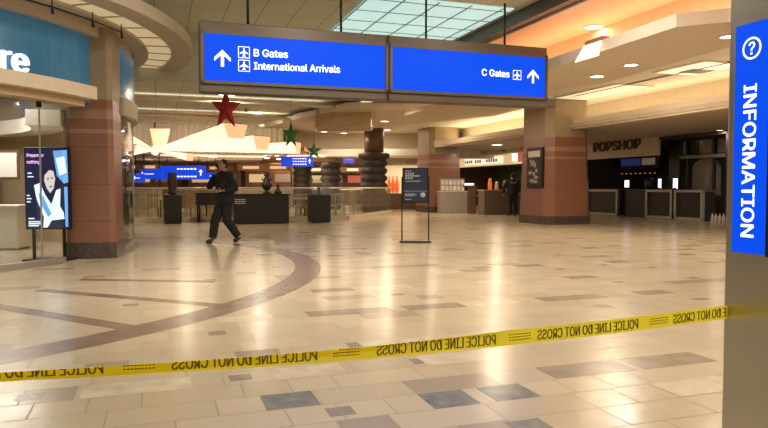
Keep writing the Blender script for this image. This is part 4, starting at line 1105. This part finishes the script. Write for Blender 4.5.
# square wall washer on the cloud edge
p = atz(599, 50, 3.95); t = thing('wall_washer_light', 'bright square wall washer lamp on the suspended panel edge', 'ceiling light', atz(600, 49, 3.70) - Vector((.06, 0, 0)), A)
MB().box((0, 0, .10), (.16, .5, .16)).build('housing', 'copper', t)
q = MB(); q.add([(-.22, -.36, -.20), (-.22, .36, -.20), (-.09, .26, .10), (-.09, -.26, .10)], [(0, 1, 2, 3)]); q.build('reflector', 'glow', t, fix=False)
# backlit ceiling troffers
for i, (px, py, z, w, h_, lb) in enumerate([(700, 68, 4.015, 1.3, 1.6, 'bright square ceiling lay-in light near the information column'), (600, 92, 4.015, 1.2, 3.0, 'long bright ceiling light above the canopy'),
    (278, 126, 3.915, 1.7, .7, 'pale rectangular ceiling light behind the green star'), (352, 101, 4.015, 1.3, 1.0, 'bright wedge ceiling light under the left gate panel')]):
    p = atz(px, py, z); t = thing('ceiling_panel_light', lb, 'ceiling light', p, A)
    MB().box((0, 0, -.01), (w, h_, .02)).build('diffuser', mat('ceiling_diffuser%d' % i, (.8, .8, .7), .5, emit=(1, .80, .50) if i < 2 or i == 4 else (.95, .88, .55), es=.95 if i in (0, 3) else .6), t)
    b = MB()
    for s_ in (-1, 1): b.box((s_ * w / 2, 0, -.015), (.05, h_ + .05, .03)); b.box((0, s_ * h_ / 2, -.015), (w, .05, .03))
    b.build('frame', 'white', t)
# slot diffuser
tag(MB().box((0, 0, 0), (.05, 9.4, .02)).build('slot_diffuser', 'blackm', loc=W(12.2, 12.7, 3.995), rz=A), 'long black air slot in the yellow lit ceiling', 'vent')
tag(MB().box((0, 0, 0), (.7, .5, .03)).build('air_vent', 'grey', loc=atz(697, 71, 4.0), rz=A), 'grey air vent beside the bright lay-in light', 'vent')
for i, (px, py, z, lb) in enumerate([(150, 112, 3.9, 'small red sprinkler head left of the red star'), (246, 108, 3.9, 'small red sprinkler head right of the red star')]):
    p = atz(px, py, z); t = thing('sprinkler_head', lb, 'sprinkler', p)
    MB().tube([(0, 0, 0), (0, 0, -.10)], .03).build('pipe', 'redglow' if False else 'red', t); MB().lathe([(0, -.12), (.07, -.12), (.07, -.10), (0, -.10)], n=12).build('deflector', 'red', t)

# ------------------------------------------------------------------ area lights: coves, interior lamps, and downlights and fills added to brighten
def cove_light(u, v, z, lu, lv, power, col, up=True, tilt=0):
    o = area('cove_lamp', W(u, v, z), lu, power, col, size_y=lv); o.rotation_euler = ((R(180) if up else 0), tilt, A if not up else -A * -1)
    return o
cove_light(8.5, 3.5, 3.83, 1.3, 22, 520, AMBER)                 # in the trough above the suspended panel
cove_light(13.4, 9, 3.27, .5, 24, 360, YEL)                   # behind the canopy edge
cove_light(13.4, 25, 3.27, .5, 8, 200, YEL)
for u, v, pw in ((1.5, 3.0, 170), (4.5, 3.0, 180), (1.0, 7.6, 230), (4.4, 7.0, 260), (-1.6, 8.5, 200), (5.9, 8.8, 160), (2.6, 9.2, 160)):  # downlights added out of view to light the hall
    tt = thing('ceiling_downlight', 'large round downlight added in the high tiled ceiling', 'ceiling light', W(u, v, 4.72), 0, 'added high ceiling downlights')
    MB().lathe([(.25, 0), (.25, -.015), (.2, -.02), (.2, 0)], n=24).build('trim_ring', 'white', tt); MB().lathe([(0, -.012), (.2, -.012)], n=24).build('lens', 'lamp', tt)
    area('downlight_lamp', W(u, v, 4.68), .36, pw, SOFT)
for u, v, pw in ((9.0, 16.5, 200), (10.8, 18.5, 190), (10.5, 13.5, 240), (11.6, 9.0, 240), (10.0, 24.0, 260), (9.5, 20.5, 200), (14.5, 26.5, 160), (2, 20, 160), (-2, 20, 140), (1, 26, 140)):  # more downlights added to brighten the outer and rear hall
    tt = thing('ceiling_downlight', 'round downlight added in the outer cream ceiling', 'ceiling light', W(u, v, 4.02 if u > 6 else 3.92), 0, 'added outer ceiling downlights')
    if u > 14: tt.location.z = 3.10; tt['label'] = 'round downlight added under the canopy near the officer'; del tt['group']
    if u < 6: tt['label'] = 'round downlight added in the grey green rear ceiling'; tt['group'] = 'added rear ceiling downlights'
    MB().lathe([(.28, 0), (.28, -.015), (.24, -.02), (.24, 0)], n=24).build('trim_ring', 'white', tt); MB().lathe([(0, -.012), (.24, -.012)], n=24).build('lens', 'lamp', tt)
    area('downlight_lamp', tt.location + Vector((0, 0, -.04)), .46, pw, WARM)
for v_ in (20.55, 24.5): cove_light(-1.5, v_, 3.79, 13, .2, 38, SOFT)  # strip lamps added on the trims to brighten the rear ceiling
o_ = area('rear_wall_fill', W(-1.5, 29.0, 3.86), 13, 75, SOFT, size_y=.2); o_.rotation_euler = (R(48), 0, A)  # fill strip added to brighten the ribbed rear wall
area('foodcourt_ceiling_fill', (-8, 36, 1.9), 10, 160, WARM, size_y=.4).rotation_euler = (R(180), 0, 0)  # upward fill added to brighten the copper ceiling
# shop interior and food court
area('shop_lamp', (-7.5, 12.5, 3.2), 1.6, 300, NEUT, size_y=1.6)
area('foodcourt_lamp', (-7, 34, 2.82), 8, 900, WARM, size_y=3)
area('foodcourt_lamp', (-3, 42, 2.8), 8, 900, WARM, size_y=3)
area('shopfront_lamp', (1.3, 36.6, 2.4), 2, 60, WARM, size_y=1)
area('food_shop_lamp', W(19, 33, 2.38), 1.5, 90, WARM, size_y=6)
area('popshop_lamp', W(20, 21, 2.9), 1, 20, WARM, size_y=4)
